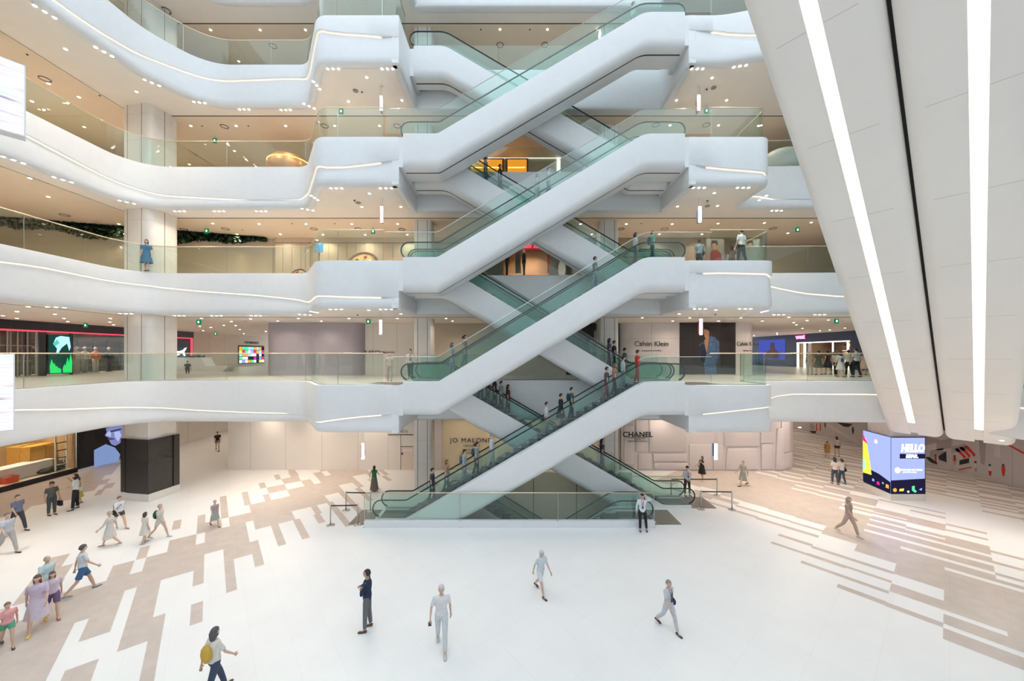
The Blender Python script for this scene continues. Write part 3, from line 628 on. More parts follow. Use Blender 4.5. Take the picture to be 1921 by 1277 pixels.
# black advertising panel with a face
e = empty('advertising_panel', (XL, 26, 0), 'black wall panel with a blue tinted face and collar at the ground floor left', 'advertising panel')
sider('panel', 24.6, 27.4, .15, T1, XL - .05, DARK, e, .1)
FACE = emis('blue_face', (.17, .19, .40), .8); FACE2 = emis('pale_shirt', (.17, .24, .44), .8); FACE3 = emis('face_light', (.36, .40, .66), .8); FDK = emis('face_shade', (.06, .05, .12), .6)
def sp(L): return [(YL(x), EYE - (y - HY) / F * YL(x)) for x, y in L]
side('face', sp([(197, 804), (203, 801), (212, 799), (228, 796), (228, 827), (222, 832), (215, 836), (209, 834), (205, 830), (204, 826), (202, 824), (203, 821), (200, 819), (196, 818), (196, 815), (199, 810)]), XL + .05, FACE, e, .01)
side('face_highlight', sp([(199, 812), (204, 808), (207, 812), (206, 819), (201, 818), (197, 817)]), XL + .064, FACE3, e, .004); side('face_highlight', sp([(212, 810), (222, 808), (226, 816), (220, 828), (214, 820)]), XL + .064, FACE3, e, .004)
side('face', sp([(199, 821), (213, 822), (213, 824), (201, 825)]), XL + .062, FDK, e, .006); side('face', sp([(205, 808), (226, 803), (226, 806), (206, 811)]), XL + .062, FDK, e, .006)
side('shirt', sp([(175, 844), (197, 833), (214, 839), (224, 852), (221, 865), (175, 876)]), XL + .05, FACE2, e, .01)
# ---- mural figures on the right wall (ground floor)
XR = 30.3
def YR(px): return XR * F / (px - CX)
def mp_(L): return [(YR(x), EYE - (y - HY) / F * YR(x)) for x, y in L]
mur = empty('wall_mural', (XR, 24, 0), 'line drawn street scene mural in grey black and red on the right wall', 'mural')
g1, g2, rd, bk = mat('mural_grey', (.42, .38, .40), .7), mat('mural_light', (.70, .67, .69), .7), mat('mural_red', (.70, .04, .03), .6), mat('mural_black', (.05, .05, .06), .7)
def mu(n, L, m, d=.0): side(n, mp_(L), XR - .004 - d, m, mur, .006)
mu('grey_block', [(1735, 815), (1765, 826), (1735, 836)], g1); mu('grey_block', [(1757, 828), (1785, 822), (1785, 840), (1757, 845)], g1); mu('grey_block', [(1785, 838), (1812, 831), (1812, 845), (1785, 850)], g1)
mu('grey_block', [(1836, 820), (1850, 821), (1847, 872), (1840, 868)], g1); mu('grey_block', [(1865, 824), (1878, 826), (1878, 860), (1866, 856)], g2, .002); mu('grey_block', [(1745, 845), (1770, 840), (1770, 852), (1745, 858)], g1)
for k in range(3): mu('red_awning_stripe', [(1790 + k * 9, 842 - k * 2.5), (1797 + k * 9, 840 - k * 2.5), (1812 + k * 9, 856 - k * 2), (1811 + k * 9, 860 - k * 2), (1807 + k * 9, 859 - k * 2), (1806 + k * 9, 856 - k * 2)], rd)
mu('red_line', [(1798, 880), (1823, 875), (1823, 877), (1798, 882)], rd); mu('red_line', [(1889, 831), (1889, 834), (1921, 852), (1921, 848)], rd)
mu('dark_counter', [(1800, 863), (1818, 859), (1818, 868), (1800, 872)], bk); mu('dark_stairs', [(1760, 856), (1775, 846), (1776, 867), (1762, 862)], bk); mu('dark_stairs', [(1736, 857), (1744, 857), (1758, 867), (1758, 871), (1746, 867)], bk)
for k, (x, y, s, c1, c2) in enumerate(((1744, 808, 1, rd, g2), (1791, 860, 1.1, rd, g1), (1830, 872, 1.2, g2, g1), (1857, 878, 1.3, g2, rd), (1882, 878, 1.35, rd, rd), (1755, 857, .8, rd, rd), (1548, 797, .7, bk, g1), (1600, 805, .8, bk, bk))):
    mu('drawn_head', [(x - 1.5 * s, y - 6 * s), (x + 1.5 * s, y - 6 * s), (x + 1.5 * s, y - 3 * s), (x - 1.5 * s, y - 3 * s)], bk)
    mu('drawn_body', [(x - 2 * s, y - 3 * s), (x + 2 * s, y - 3 * s), (x + 3 * s, y + 4 * s), (x - 2.4 * s, y + 4 * s)], c1); mu('drawn_legs', [(x - 2 * s, y + 4 * s), (x + 2.6 * s, y + 4 * s), (x + 1.6 * s, y + 11 * s), (x - .5 * s, y + 11 * s)], c2)
mu('red_line', [(1531, 794), (1533, 794), (1533, 809), (1531, 808)], rd); mu('red_line', [(1538, 794), (1540, 794), (1540, 808), (1538, 808)], rd); mu('drawn_ramp', [(1545, 796), (1556, 796), (1612, 828), (1612, 834)], g2); mu('dark_block', [(1570, 792), (1600, 795), (1592, 801), (1583, 800)], bk)
mu('drawn_wheel', [(1519, 795), (1524, 793), (1529, 800), (1528, 806), (1521, 806)], g1); mu('dark_block', [(1519, 808), (1531, 808), (1531, 812), (1524, 813)], bk)
# ---- advertising column with screens (ground floor right)
e = empty('advertising_column', (21.6, 20.8, 0), 'square column wrapped in a bright blue and yellow video screen', 'advertising column')
cpts = [(20.62, 19.77), (22.5, 19.77), (22.7, 21.5), (20.9, 21.6)]
bm = bmesh.new(); plate(bm, cpts, 0, .36); so('plinth', bm, mat('pale_plinth', (.72, .70, .66), .4), e)
bm = bmesh.new(); plate(bm, [(20.75, 19.9), (22.4, 19.9), (22.5, 21.4), (21.0, 21.45)], .36, T1 - .002); so('shaft', bm, STONE, e)
bm = bmesh.new(); plate(bm, [(20.62, 19.77), (22.5, 19.77), (22.55, 20.1), (22.4, 19.9), (20.75, 19.9), (21.0, 21.5), (20.9, 21.6)], .36, 3.44); so('screen_housing', bm, DARK, e)
BLU = emis('screen_blue', (.30, .36, .92), 1.0); SBK = emis('screen_black', (.012, .01, .03), 1.0); SYL = emis('screen_yellow', (.85, .86, .06), 1.1); SWH = emis('screen_white', (.9, .92, 1.0), 1.2); SMG = emis('screen_magenta', (.8, .02, .22), 1.0); SCY = emis('screen_cyan', (.3, .75, .9), 1.0); SOR = emis('screen_orange', (.9, .35, .05), 1.0); SGR = emis('screen_green', (.1, .8, .3), 1.0)
Yf = 19.76
def sf(n, L, m, d=0): flat(n, L, Yf - .008 - d, m, e, .006)
sf('screen', [(1672, 821), (1735, 821), (1735, 926), (1672, 926)], BLU); sf('screen_image', [(1672, 901), (1735, 897.5), (1735, 926), (1672, 926)], SBK, .006)
sf('screen_image', [(1688, 851), (1735, 851), (1735, 860), (1688, 860)], SBK, .006)
text('screen_lettering', 'HELLO', SWH, Vector((pxx(1711.5, Yf), Yf - .02, pz(841, Yf))) - e.location, .56, 0, e, bold=.03, sx=.74, shear=.15)
text('screen_lettering', 'BEAR.', SWH, Vector((pxx(1710, Yf), Yf - .025, pz(855.5, Yf))) - e.location, .26, 0, e, bold=.015, shear=.15)
text('screen_lettering', 'COME AND SAY HELLO', SWH, Vector((pxx(1708, Yf), Yf - .02, pz(881, Yf))) - e.location, .12, 0, e); text('screen_lettering', 'ground floor plaza', SWH, Vector((pxx(1706, Yf), Yf - .02, pz(885, Yf))) - e.location, .10, 0, e)
for x, y, r, m in ((1684, 882, 5.5, SWH), (1679, 919, 3.6, SOR), (1704, 922, 2, SWH)):
    sf('screen_image', [(x + r * math.cos(a), y + r * math.sin(a)) for a in [PI * k / 7 for k in range(14)]], m, .012)
sf('screen_image', [(1688, 917), (1696, 916), (1695, 921), (1687, 921)], SYL, .012); sf('screen_image', [(1711, 912), (1716, 911), (1716, 918), (1720, 921), (1717, 924), (1711, 920)], SGR, .012); sf('screen_image', [(1724, 918), (1730, 915), (1729, 920)], BLU, .012)
dirs = (Vector((20.9, 21.6)) - Vector((20.62, 19.77)))
def ls(n, L, m, d=0):       # left face: u 0..1 from the far edge to the near corner, z
    bm = bmesh.new(); o_ = Vector((-.02 - d, 0))
    pt = lambda u, z: Vector((20.9, 21.6)) - dirs * u
    rings(bm, [[Vector((*(pt(u, z) + o_ + Vector((t, 0))), z)) for u, z in L] for t in (0, .006)]); so(n, bm, m, e)
ls('screen', [(0, .45), (1, .38), (1, 3.44), (0, 3.44)], BLU); ls('screen_image', [(0, .45), (1, .38), (1, 1.0), (.6, 1.22), (.28, 1.28), (0, 1.1)], SBK, .008)
ls('screen_image', [(0, .95), (.33, 1.0), (.28, 1.6), (.12, 3.0), (0, 3.1)], SYL, .016); ls('screen_image', [(0, 2.85), (.2, 2.7), (.02, 3.2), (0, 3.2)], SMG, .024); ls('screen_image', [(.0, 1.2), (.1, 1.2), (.1, 1.7), (0, 1.7)], SCY, .024)
for u, z, r, m in ((.4, .75, .07, BLU), (.58, .68, .09, SMG), (.9, .72, .1, SOR), (.75, .8, .05, BLU), (.5, 3.0, .1, SWH)): ls('screen_image', [(u - r / 1.8, z - r), (u + r / 1.8, z - r), (u + r / 2, z + r), (u - r / 2.4, z + r)], m, .024)
# ================================================================ SECOND FLOOR FRONTS
z2, t2 = LV[2], LV[3] - TH
def hoard(name, x0, x1, y, ytop, z0, m, r=1.0, both=True, depth=6):
    X0, X1 = pxx(x0, y), pxx(x1, y); bm = bmesh.new(); pts = fillet([(X0, y + depth), (X0, y, r), (X1, y, r if both else 0), (X1, y + depth)], 8)
    rings(bm, [[Vector((p.x, p.y, z)) for p in pts] for z in (z0, ytop)], closed=False, caps=False); return tag(mesh_obj(name, bm, m, smooth=True), kind='structure')
hoard('wall_violet', 493, 679, 24.4, t2 - .002, z2, LILAC, .8)
bm = bmesh.new(); box(bm, pxx(498, 24.38), pxx(676, 24.38), 24.36, 24.385, t2 - .03, t2 - .001); tag(mesh_obj('trim_22', bm, GROOVE), kind='structure')
wall('wall_back', pxx(679, 25), pxx(813, 25), 25, 25.2, z2, t2, BEIGE, [pxx(x, 25) for x in (700, 745)]); wall('wall_back', pxx(813, 25), pxx(1062, 25), 25, 25.2, z2, t2, mat('tan_wall', (.60, .52, .42), .6), [pxx(x, 25) for x in (870, 960, 1020)])
wall('wall_back', pxx(1062, 25), pxx(1126, 25), 24.9, 25.2, z2, t2, DARK); wall('wall_back', pxx(1126, 25), pxx(1169, 25), 24.95, 25.2, z2, t2, mat('slate', (.10, .12, .15), .5))
hoard('wall_pink', 1166, 1423, 24.4, t2 - .002, z2, PINK, .9)
o = flatr('trim_23', 1275, 604.5, 1380, 702, 24.38, mat('dark_screen', (.045, .035, .038), .3), th=.03); tag(o, kind='structure')
bm = bmesh.new()
for x in (1222, ): box(bm, pxx(x, 24.4), pxx(x, 24.4) + .015, 24.39, 24.402, z2, t2)
box(bm, pxx(1168, 24.4), pxx(1275, 24.4), 24.39, 24.402, pz(635, 24.4), pz(635, 24.4) + .015); tag(mesh_obj('trim_24', bm, mat('wall_joint', (.42, .38, .34), .7)), kind='structure')
ad = empty('advertising_panel', (pxx(1327, 24.35), 24.35, z2), 'dark panel picturing a person in a blue denim jacket on the pink hoarding', 'advertising panel')
Yd = 24.35; DEN = mat('denim_print', (.07, .13, .26), .6, noise=.4, nscale=6); SKN = mat('skin_print', (.45, .22, .14), .6)
flatr('panel', 1275.5, 605, 1379.5, 701, Yd + .012, mat('dark_screen', (.045, .035, .038), .3), ad, .015)
for x in (1301, 1353): flatr('panel_joint', x, 605, x + .5, 701, Yd + .004, INK, ad, .01)
flatr('panel_joint', 1276, 635, 1379, 635.5, Yd + .004, INK, ad, .01)
flat('jacket', [(1322, 642), (1335, 630), (1342, 633), (1349, 641), (1350, 666), (1344, 680), (1344, 701), (1322, 701), (1320, 680), (1311, 668), (1311, 648), (1317, 642)], Yd, DEN, ad)
flat('chest', [(1323, 636), (1331, 630), (1328, 648), (1326, 662), (1321, 640)], Yd - .01, SKN, ad); flat('shirt_shadow', [(1311, 650), (1320, 643), (1325, 664), (1322, 680), (1312, 668)], Yd - .012, mat('navy_print', (.02, .025, .05), .6), ad)
flat('face', [(1321, 615), (1327, 613), (1331, 620), (1330, 630), (1325, 636), (1322, 632), (1320, 622)], Yd - .014, SKN, ad); flat('hair', [(1321, 617), (1322, 612), (1329, 611), (1333, 617), (1332, 625), (1329, 619)], Yd - .018, INK, ad)
lettering('grey brown shop name on the pink hoarding left of the dark picture panel', [('Calvin Klein', TP(1222, 645, 24.4), .50, sh, {'sx': .95}), ('Opening autumn second floor', TP(1222, 657.5, 24.4), .11, sh)])
lettering('smaller grey brown shop name on the pink hoarding right of the dark picture panel', [('Calvin Klein', TP(1402, 645, 24.4), .40, sh, {'sx': .75}), ('Opening soon', TP(1402, 657.5, 24.4), .11, sh)])
lettering('black shop name on the beige wall beside the violet hoarding', [('PLANO', TP(697, 661, 25), .36, INK), ('COMING SOON', TP(725, 661, 25), .16, INK)])
po = empty('advertising_panel', (pxx(1112, 24.88), 24.88, z2), 'black and white portrait panel behind the rear escalator on the second floor', 'advertising panel')
flat('figure', [(1107, 660), (1104, 645), (1110, 635), (1112, 618), (1117, 613), (1121, 617), (1122, 660)], 24.88, mat('print_grey', (.30, .30, .31), .6), po); flat('hair', [(1110, 632), (1112, 616), (1118, 612), (1119, 618), (1114, 622), (1114, 640)], 24.86, INK, po)
# ---- sports shop at the left
XP = -30.8
def YP(px): return XP * F / (px - CX)
wall('wall_left', XP, XP - .2, 35.2, 48, z2, t2, BEIGE2, (37, 39), 'y')
bm = bmesh.new(); box(bm, XP - 4.2, XP - 4, 10, 36, z2, t2); box(bm, XP - 4, XP, 35, 35.2, z2, t2); tag(mesh_obj('wall_shop', bm, mat('shop_grey', (.42, .40, .38), .6)), kind='structure')
sg = empty('shop_front', (XP, 28, z2), 'black shop front with a red neon line and white leaping cat emblem', 'shop front')
sider('header', 10, 35.2, 9.5, t2, XP - .1, DARK, sg, .12); sider('red_neon_line', 10, 35.0, 9.42, 9.5, XP, RED, sg, .06); sider('red_neon_line', 34.85, 35.0, z2 + .3, 9.42, XP, RED, sg, .06)
sider('side_panel', 31.2, 35.2, z2, 9.5, XP - .12, DARK, sg, .1); sider('side_panel', 23.7, 24.1, z2, 9.5, XP - .12, DARK, sg, .1); sider('side_panel', 25.4, 25.55, z2, 9.5, XP - .12, DARK, sg, .1)
sider('glass_front', 25.55, 31.2, z2, 9.5, XP - .06, glass('shop_glass', (.95, .96, .94), .8), sg, .02)
CAT = emis('white_neon', (.75, .85, 1.0), 3.0); cy0, cz0 = 33.72, 8.02
catp = [(-.9, .35), (-.55, .42), (-.2, .3), (.15, .42), (.5, .55), (.75, .85), (.98, .98), (.8, .6), (.62, .3), (.7, -.1), (.85, -.5), (.7, -.52), (.5, -.1), (.3, .05), (.05, -.02), (-.15, -.25), (-.4, -.35), (-.42, -.25), (-.2, -.05), (-.3, .1), (-.6, .2), (-.95, .22)]
side('cat_emblem', [(cy0 + a * .68, cz0 + b * .55) for a, b in catp], XP + .0, CAT, sg, .05)
sc_ = empty('video_screen', (XP + .05, 24.8, z2), 'tall screen showing a white blue creature over bright green plants', 'screen')
sider('frame', 24.1, 25.4, z2 + .1, 9.25, XP - .02, DARK, sc_, .06)
sider('screen', 24.15, 25.38, z2 + .15, 9.2, XP + .042, emis('screen_dark_green', (.01, .05, .04), .8), sc_, .01)
def ss(L, m, d=0): side('screen_image', [(24.15 + u * 1.23, z2 + .15 + v * 2.52) for u, v in L], XP + .055 + d, m, sc_, .006)
ss([(.18, .78), (.3, .95), (.5, 1), (.9, .98), (.97, .7), (.9, .6), (.8, .8), (.55, .68), (.42, .55), (.3, .5), (.35, .66)], emis('screen_sky', (.35, .65, .9), 1.0)); ss([(.18, .8), (.35, .9), (.45, .8), (.25, .72)], emis('screen_teal', (.05, .45, .35), 1.0), .01)
for u, v, h_ in ((.05, .0, .38), (.16, 0, .28), (.28, 0, .2), (.4, 0, .14), (.62, 0, .24), (.76, 0, .42), (.9, 0, .52)):
    ss([(u, v), (u + .12, v), (u + .14, h_ * .6), (u + .06, h_), (u - .02, h_ * .5)], emis('screen_leaf', (.02, .6, .12), 1.0), .004)
gt = empty('folding_gate', (XP, 21, z2), 'grey folding metal gate with tall slats at the far left shop', 'gate')
for k in range(17):
    y = 16.2 + k * .46; boxo('gate_post', -.04, .04, y - 21 - .035, y - 21 + .035, 0, 2.9, mat('gate_metal', (.36, .32, .28), .4, .3), gt)
for z in (.02, .98, 1.95, 2.86): boxo('gate_rail', -.025, .025, -4.8, 2.6, z, z + .05, mat('gate_metal', (.36, .32, .28), .4, .3), gt)
for k in range(3): boxo('gate_panel', -.02, .0, .9 + k * .5, 1.3 + k * .5, .08, 2.84, mat('gate_dark', (.08, .06, .05), .5), gt)
e = empty('window_display', (XP - 3.9, 22, z2), 'bright white back wall screen seen through the grey folding gate', 'screen'); boxo('screen', 0, .05, -3.6, .9, 1.25, 2.3, emis('shop_white', (.9, .95, 1), 1.5), e); boxo('frame', -.02, 0, -3.7, 1.0, 1.15, 2.4, DARK, e)
e = empty('shelving', (XP - 3.6, 29, z2), 'dark clothes shelving at the back of the sports shop', 'shelving')
for k in range(6): boxo('shelf', -.2, .2, -3.2, 3.2, .3 + k * .42, .33 + k * .42, INK, e)
for k in range(7): boxo('shelf_post', -.22, -.18, -3.2 + k * 1.05, -3.16 + k * 1.05, 0, 2.6, INK, e)
def torso_stand(label, X, Yc, zf, colr, nm, legs=None, h=1.15):
    e = empty('clothes_dummy', (X, Yc, zf), label, 'shop dummy')
    bm = bmesh.new(); L = []
    for z, a, b in ((h - .12, .17, .13), (h, .18, .14), (h + .15, .17, .12), (h + .3, .2, .14), (h + .42, .2, .12), (h + .48, .08, .07), (h + .54, .06, .06)):
        L.append([Vector((b * math.cos(t), a * math.sin(t), z)) for t in [2 * PI * q / 14 for q in range(14)]])
    rings(bm, L)
    for s in (-1, 1): tube(bm, [(0, s * .17, h + .4), (.02, s * .27, h + .15), (.06, s * .27, h - .1)], [.07, .06, .05])
    mesh_obj('top', bm, mat(nm, colr, .8), e, True)
    bm = bmesh.new()
    for s in (-1, 1): tube(bm, [(0, s * .09, h - .08), (0, s * .1, h - .5), (0, s * .1, .05)], [.1, .08, .07])
    mesh_obj('trousers', bm, mat(nm + '_legs', legs or (.6, .55, .48), .8), e, True)
    bm = bmesh.new(); blob(bm, (0, 0, h + .68), .11, (1, .85, 1.2)); mesh_obj('head', bm, mat('dummy_head', (.75, .72, .7), .5), e, True)
    boxo('stand_base', -.2, .2, -.2, .2, 0, .04, STEEL, e)
torso_stand('orange clad shop dummy in the sports shop window', XP - .8, 27.6, z2 + .02, (.9, .25, .02), 'orange_cloth'); torso_stand('white hooded shop dummy left of the orange one', XP - .8, 26.9, z2 + .02, (.75, .7, .62), 'ivory_cloth', (.4, .42, .36))
torso_stand('cream shop dummy between the rust one and the white one', XP - .8, 26.4, z2 + .02, (.66, .6, .5), 'cream_cloth'); torso_stand('rust red shop dummy nearest the green screen', XP - .8, 25.95, z2 + .02, (.55, .16, .06), 'rust_cloth')
torso_stand('navy clad shop dummy right of the orange one', XP - .8, 28.5, z2 + .02, (.03, .04, .1), 'navy_cloth', (.05, .06, .1))
# bench-planter and far shop
e = empty('planter_bench', (-26.6, 30.2, z2), 'long white planter bench beyond the left column on the second floor', 'bench')
bm = bmesh.new(); prism(bm, [(-1.9, 0), (3.0, 0), (3.4, .4), (1.6, .45), (1.2, 1.15), (-1.9, 1.15)], -.5, .5); mesh_obj('body', bm, WHITE, e)
bm = bmesh.new()
for k in range(70): blob(bm, (random.uniform(-1.8, .9), random.uniform(-.35, .35), 1.15 + random.uniform(0, .14)), .07, jit=.2)
o = mesh_obj('plants', bm, mat('dark_leaf', (.025, .06, .02), .6), e); o['kind'] = 'stuff'
fs = empty('shop_front', (XP, 43, z2), 'far lit shop window of coloured squares under a black name', 'shop front')
sider('window_frame', 40.9, 45.2, z2 + .3, 8.95, XP, INK, fs, .03)
rnd = random.Random(3)
for i in range(9):
    for j in range(5):
        c = rnd.choice([SWH, BLU, SCY, SWH, SMG, SYL, SBK, SOR, SGR]); sider('display_square', 41.05 + i * .46, 41.45 + i * .46, z2 + .4 + j * .38, z2 + .72 + j * .38, XP + .035, c, fs, .01)
text('lettering', 'THE BRANDS', INK, (.04, 0, 2.75), .4, PI / 2, fs)
# ---- navy shop at the right, second floor
XN = 31.0
def YN(px): return XN * F / (px - CX)
wall('wall_right', XN, XN + .2, 41.0, 48, z2, t2, NAVY); wall('wall_right', XN, XN + .2, -12, 33.3, z2, t2, NAVY); wall('wall_right', XN, XN + .2, 33.3, 39.5, 9.2, t2, NAVY); wall('wall_right', XN, XN + .2, 39.5, 41, z2, t2, NAVY)
bm = bmesh.new(); box(bm, XN + 4, XN + 4.2, 32, 41, z2, t2); box(bm, XN + .2, XN + 4, 39.6, 39.7, z2, t2); box(bm, XN + .2, XN + 4, 33.1, 33.2, z2, t2); tag(mesh_obj('wall_shop', bm, mat('shop_brown', (.16, .11, .08), .6)), kind='structure')
e = empty('shop_front', (XN, 36.4, z2), 'navy shop front with a lit white frame and pink glowing name', 'shop front')
LW = emis('lit_frame', (1, .93, .8), 1.6)
sider('lit_frame', 33.3, 39.5, 9.1, 9.2, XN - .02, LW, e, .04)
for a, b, m in ((39.2, 39.5, LW), (38.7, 39.0, WOOD), (38.3, 38.6, LW), (37.6, 38.0, WHITE), (35.0, 35.15, LW), (33.4, 33.6, LW)): sider('front_panel', a, b, z2, 9.1, XN, m, e, .03)
for k in range(5): boxo('shelf', 3.2, 3.7, -2.8, 1.2, .5 + k * .42, .53 + k * .42, LW if k % 2 else WOOD, e)
for k in range(24):
    c = rnd.choice([SOR, LW, INK, WOOD]); boxo('boxed_goods', 3.1, 3.5, -2.7 + (k % 8) * .48, -2.4 + (k % 8) * .48, .54 + (k // 8) * .84, .8 + (k // 8) * .84, c, e)
PKN = emis('pink_neon', (1, .15, .45), 3.0); text('lettering', 'west', PKN, (-.06, 2.6, 3.25), .62, -PI / 2, e, bold=.03); sider('sign_board', 38.3, 39.7, 9.55, 10.0, XN - .0, mat('magenta_board', (.3, .01, .08), .5), e, .03)
e = empty('advertising_panel', (XN, 43.2, z2), 'blue poster of a seated dark haired figure beside the navy shop', 'poster'); sider('poster', 41.2, 45.6, z2 + .8, 9.65, XN, emis('poster_blue', (.05, .07, .33), .9), e, .03)
side('figure', [(42.2, z2 + .9), (44.8, z2 + .9), (44.2, 8.2), (43.6, 8.5), (43.5, 9.3), (42.9, 9.3), (42.8, 8.5), (42.0, 8.1)], XN - .035, mat('poster_figure', (.12, .05, .04), .6), e, .01)
# ================================================================ THIRD FLOOR WALLS
z3, t3 = LV[3], LV[4] - TH
W3 = mat('third_floor_wall', (.66, .55, .42), .6, noise=.015)
bm = bmesh.new(); rings(bm, [[Vector((x, y, z)) for x, y in ((-30, 20.9), (-16.4, 24.9), (-16.0, 24.6), (pxx(905, 24.6), 24.6))] for z in (z3, t3)], closed=False, caps=False)
tag(mesh_obj('wall_back', bm, W3), kind='structure')
bm = bmesh.new(); x = -15.5
while x < pxx(900, 24.6): box(bm, x, x + .012, 24.585, 24.598, z3, t3 - .3); x += .62
box(bm, -16, pxx(905, 24.6), 24.57, 24.598, t3 - .42, t3 - .38); tag(mesh_obj('trim_25', bm, mat('panel_line', (.30, .24, .17), .6)), kind='structure')
GR3 = mat('grey_green_wall', (.20, .21, .18), .5)
wall('wall_back', pxx(905, 24.6), pxx(945, 24.6), 24.6, 24.8, z3, t3, GR3); wall('wall_back', pxx(1030, 24.6), pxx(1160, 24.6), 24.6, 24.8, z3, t3, GR3); wall('wall_back', pxx(945, 24.6), pxx(1030, 24.6), 24.6, 24.8, pz(470, 24.6), t3, GR3)
wall('wall_back', pxx(1160, 24.6), 17, 24.6, 24.8, z3, t3, mat('grey_brown_wall', (.36, .29, .22), .6), [8, 9.6, 11.2, 12.8, 14.4]); wall('wall_back', 17, 30, 26, 26.2, z3, t3, W3); wall('wall_shop', pxx(940, 27.5), pxx(1040, 27.5), 27.5, 27.6, z3, t3, mat('shop_orange', (.62, .30, .14), .6)); wall('wall_right', 28, 28.2, -12, 40, z3, t3, W3); wall('wall_left', -30.2, -30, -12, 21, z3, t3, W3)
e = empty('shop_front', (pxx(990, 24.5), 24.5, z3), 'small third floor shop with red script neon and red door frame', 'shop front')
text('lettering', 'Cath Kids', RED, (pxx(997, 24.5) - e.location.x, -.02, pz(461, 24.5) - z3), .46, 0, e, bold=.02, shear=.3)
RF = mat('red_frame', (.45, .03, .03), .5); flatr('door_frame', 984, 470, 1030, 472, 24.5, RF, e, .08); flatr('door_frame', 1027, 472, 1030, 512, 24.5, RF, e, .08); flatr('glass_front', 947, 472, 1027, 512, 24.56, glass('shop_glass', (.95, .96, .94), .8), e, .02); flatr('pillar', 967, 472, 977, 512, 24.5, GR3, e, .1)
e = empty('oval_mirror', (pxx(1054, 24.5), 24.5, z3), 'pale oval display left of a black strip on the third floor', 'display'); flat('oval', [(1054 + 7 * math.cos(a), 505 + 17 * math.sin(a)) for a in [2 * PI * k / 16 for k in range(16)]], 24.52, mat('paper', (.85, .84, .82), .6), e); flatr('black_strip', 1063, 492, 1072, 514, 24.5, INK, e, .08)
for px_, lb in ((951, 'left of two black clad shop dummies in the small third floor shop'), (983, 'right of two black clad shop dummies in the small third floor shop')):
    o = boxo('display_plinth', pxx(px_, 24.1) - .25, pxx(px_, 24.1) + .25, 23.85, 24.35, z3, z3 + .6, GR3); tag(o, 'low grey plinth under the ' + lb.split(' in the')[0], 'plinth')
    torso_stand(lb, pxx(px_, 24.1), 24.1, z3 + .6, (.012, .012, .015), 'black_cloth', (.012, .012, .015))
# hanging greenery along the left wall
bm = bmesh.new(); rnd = random.Random(5)
for k in range(4200):
    t = rnd.random(); x = -30 + 13.4 * t; y = 20.9 + 3.9 * t - .12 - rnd.random() * .25; dep = .24 + .72 * math.sin(PI * min(1, t * 1.05)) ** .6 * (0.75 + .25 * math.sin(t * 23)); z = t3 - rnd.random() * dep
    s = .07 + rnd.random() * .07; c = Vector((x, y, z)); a = Vector((rnd.uniform(-1, 1), rnd.uniform(-1, 1), rnd.uniform(-1, 1))).normalized() * s; b = Vector((rnd.uniform(-1, 1), rnd.uniform(-1, 1), rnd.uniform(-1, 1))).normalized() * s
    bm.faces.new([bm.verts.new(c + q) for q in (a, b, -a, -b)])
o = mesh_obj('hanging_greenery', bm, mat('dark_leaf', (.025, .06, .02), .6)); tag(o, 'band of dark hanging leaves along the top of the third floor left wall', 'plants', kind='stuff')
# food bowls pictured on the third floor
def bowl(label, px, py, Y, r, zf):
    e = empty('bowl_display', (pxx(px, Y), Y, pz(py, Y)), label, 'display')
    bm = bmesh.new(); L = [[Vector((q * math.cos(t), q * math.sin(t), z)) for t in [2 * PI * k / 24 for k in range(24)]] for q, z in ((r * .4, -.5), (r * .85, -.2), (r, 0), (r * .97, .06), (r * .86, .02))]; rings(bm, L, caps=False); mesh_obj('bowl', bm, mat('bowl_brown', (.13, .05, .03), .4), e, True)
    bm = bmesh.new(); L = [[Vector((q * math.cos(t), q * math.sin(t), z)) for t in [2 * PI * k / 24 for k in range(24)]] for q, z in ((r * .9, 0), (r * .5, .12), (r * .1, .15))]; rings(bm, L); mesh_obj('noodles', bm, mat('noodle', (.62, .42, .18), .6, noise=.3, nscale=9), e, True)
    for k in range(8):
        bm = bmesh.new(); a = random.uniform(0, 2 * PI); q = random.uniform(.1, .6) * r; blob(bm, (q * math.cos(a), q * math.sin(a), .17), .07, (1.3, 1, .5)); mesh_obj('topping', bm, mat(['topping_red', 'topping_green', 'topping_cream'][k % 3], [(.45, .05, .04), (.1, .25, .04), (.8, .7, .5)][k % 3], .6), e)
    for ch in e.children: ch.rotation_euler.x = math.radians(62)
    boxo('pedestal', -.3, .3, -.3, .3, -(e.location.z - zf), -.42, STONE, e)
bowl('big dark rimmed noodle bowl display behind the third floor glass', 680, 496, 19.3, .85, z3); bowl('smaller noodle bowl display at the inner corner of the third floor balcony', 560, 517, 21.0, .48, z3)
e = empty('info_screen', (pxx(598, 19.2), 19.2, z3), 'blue info screen on a thin post behind the curved third floor glass', 'screen'); boxo('post', -.03, .03, -.03, .03, 0, 1.0, STEEL, e); boxo('screen', -.22, .22, -.04, .04, 1.0, 1.5, emis('info_blue', (.15, .4, .6), 1.0), e, .01)
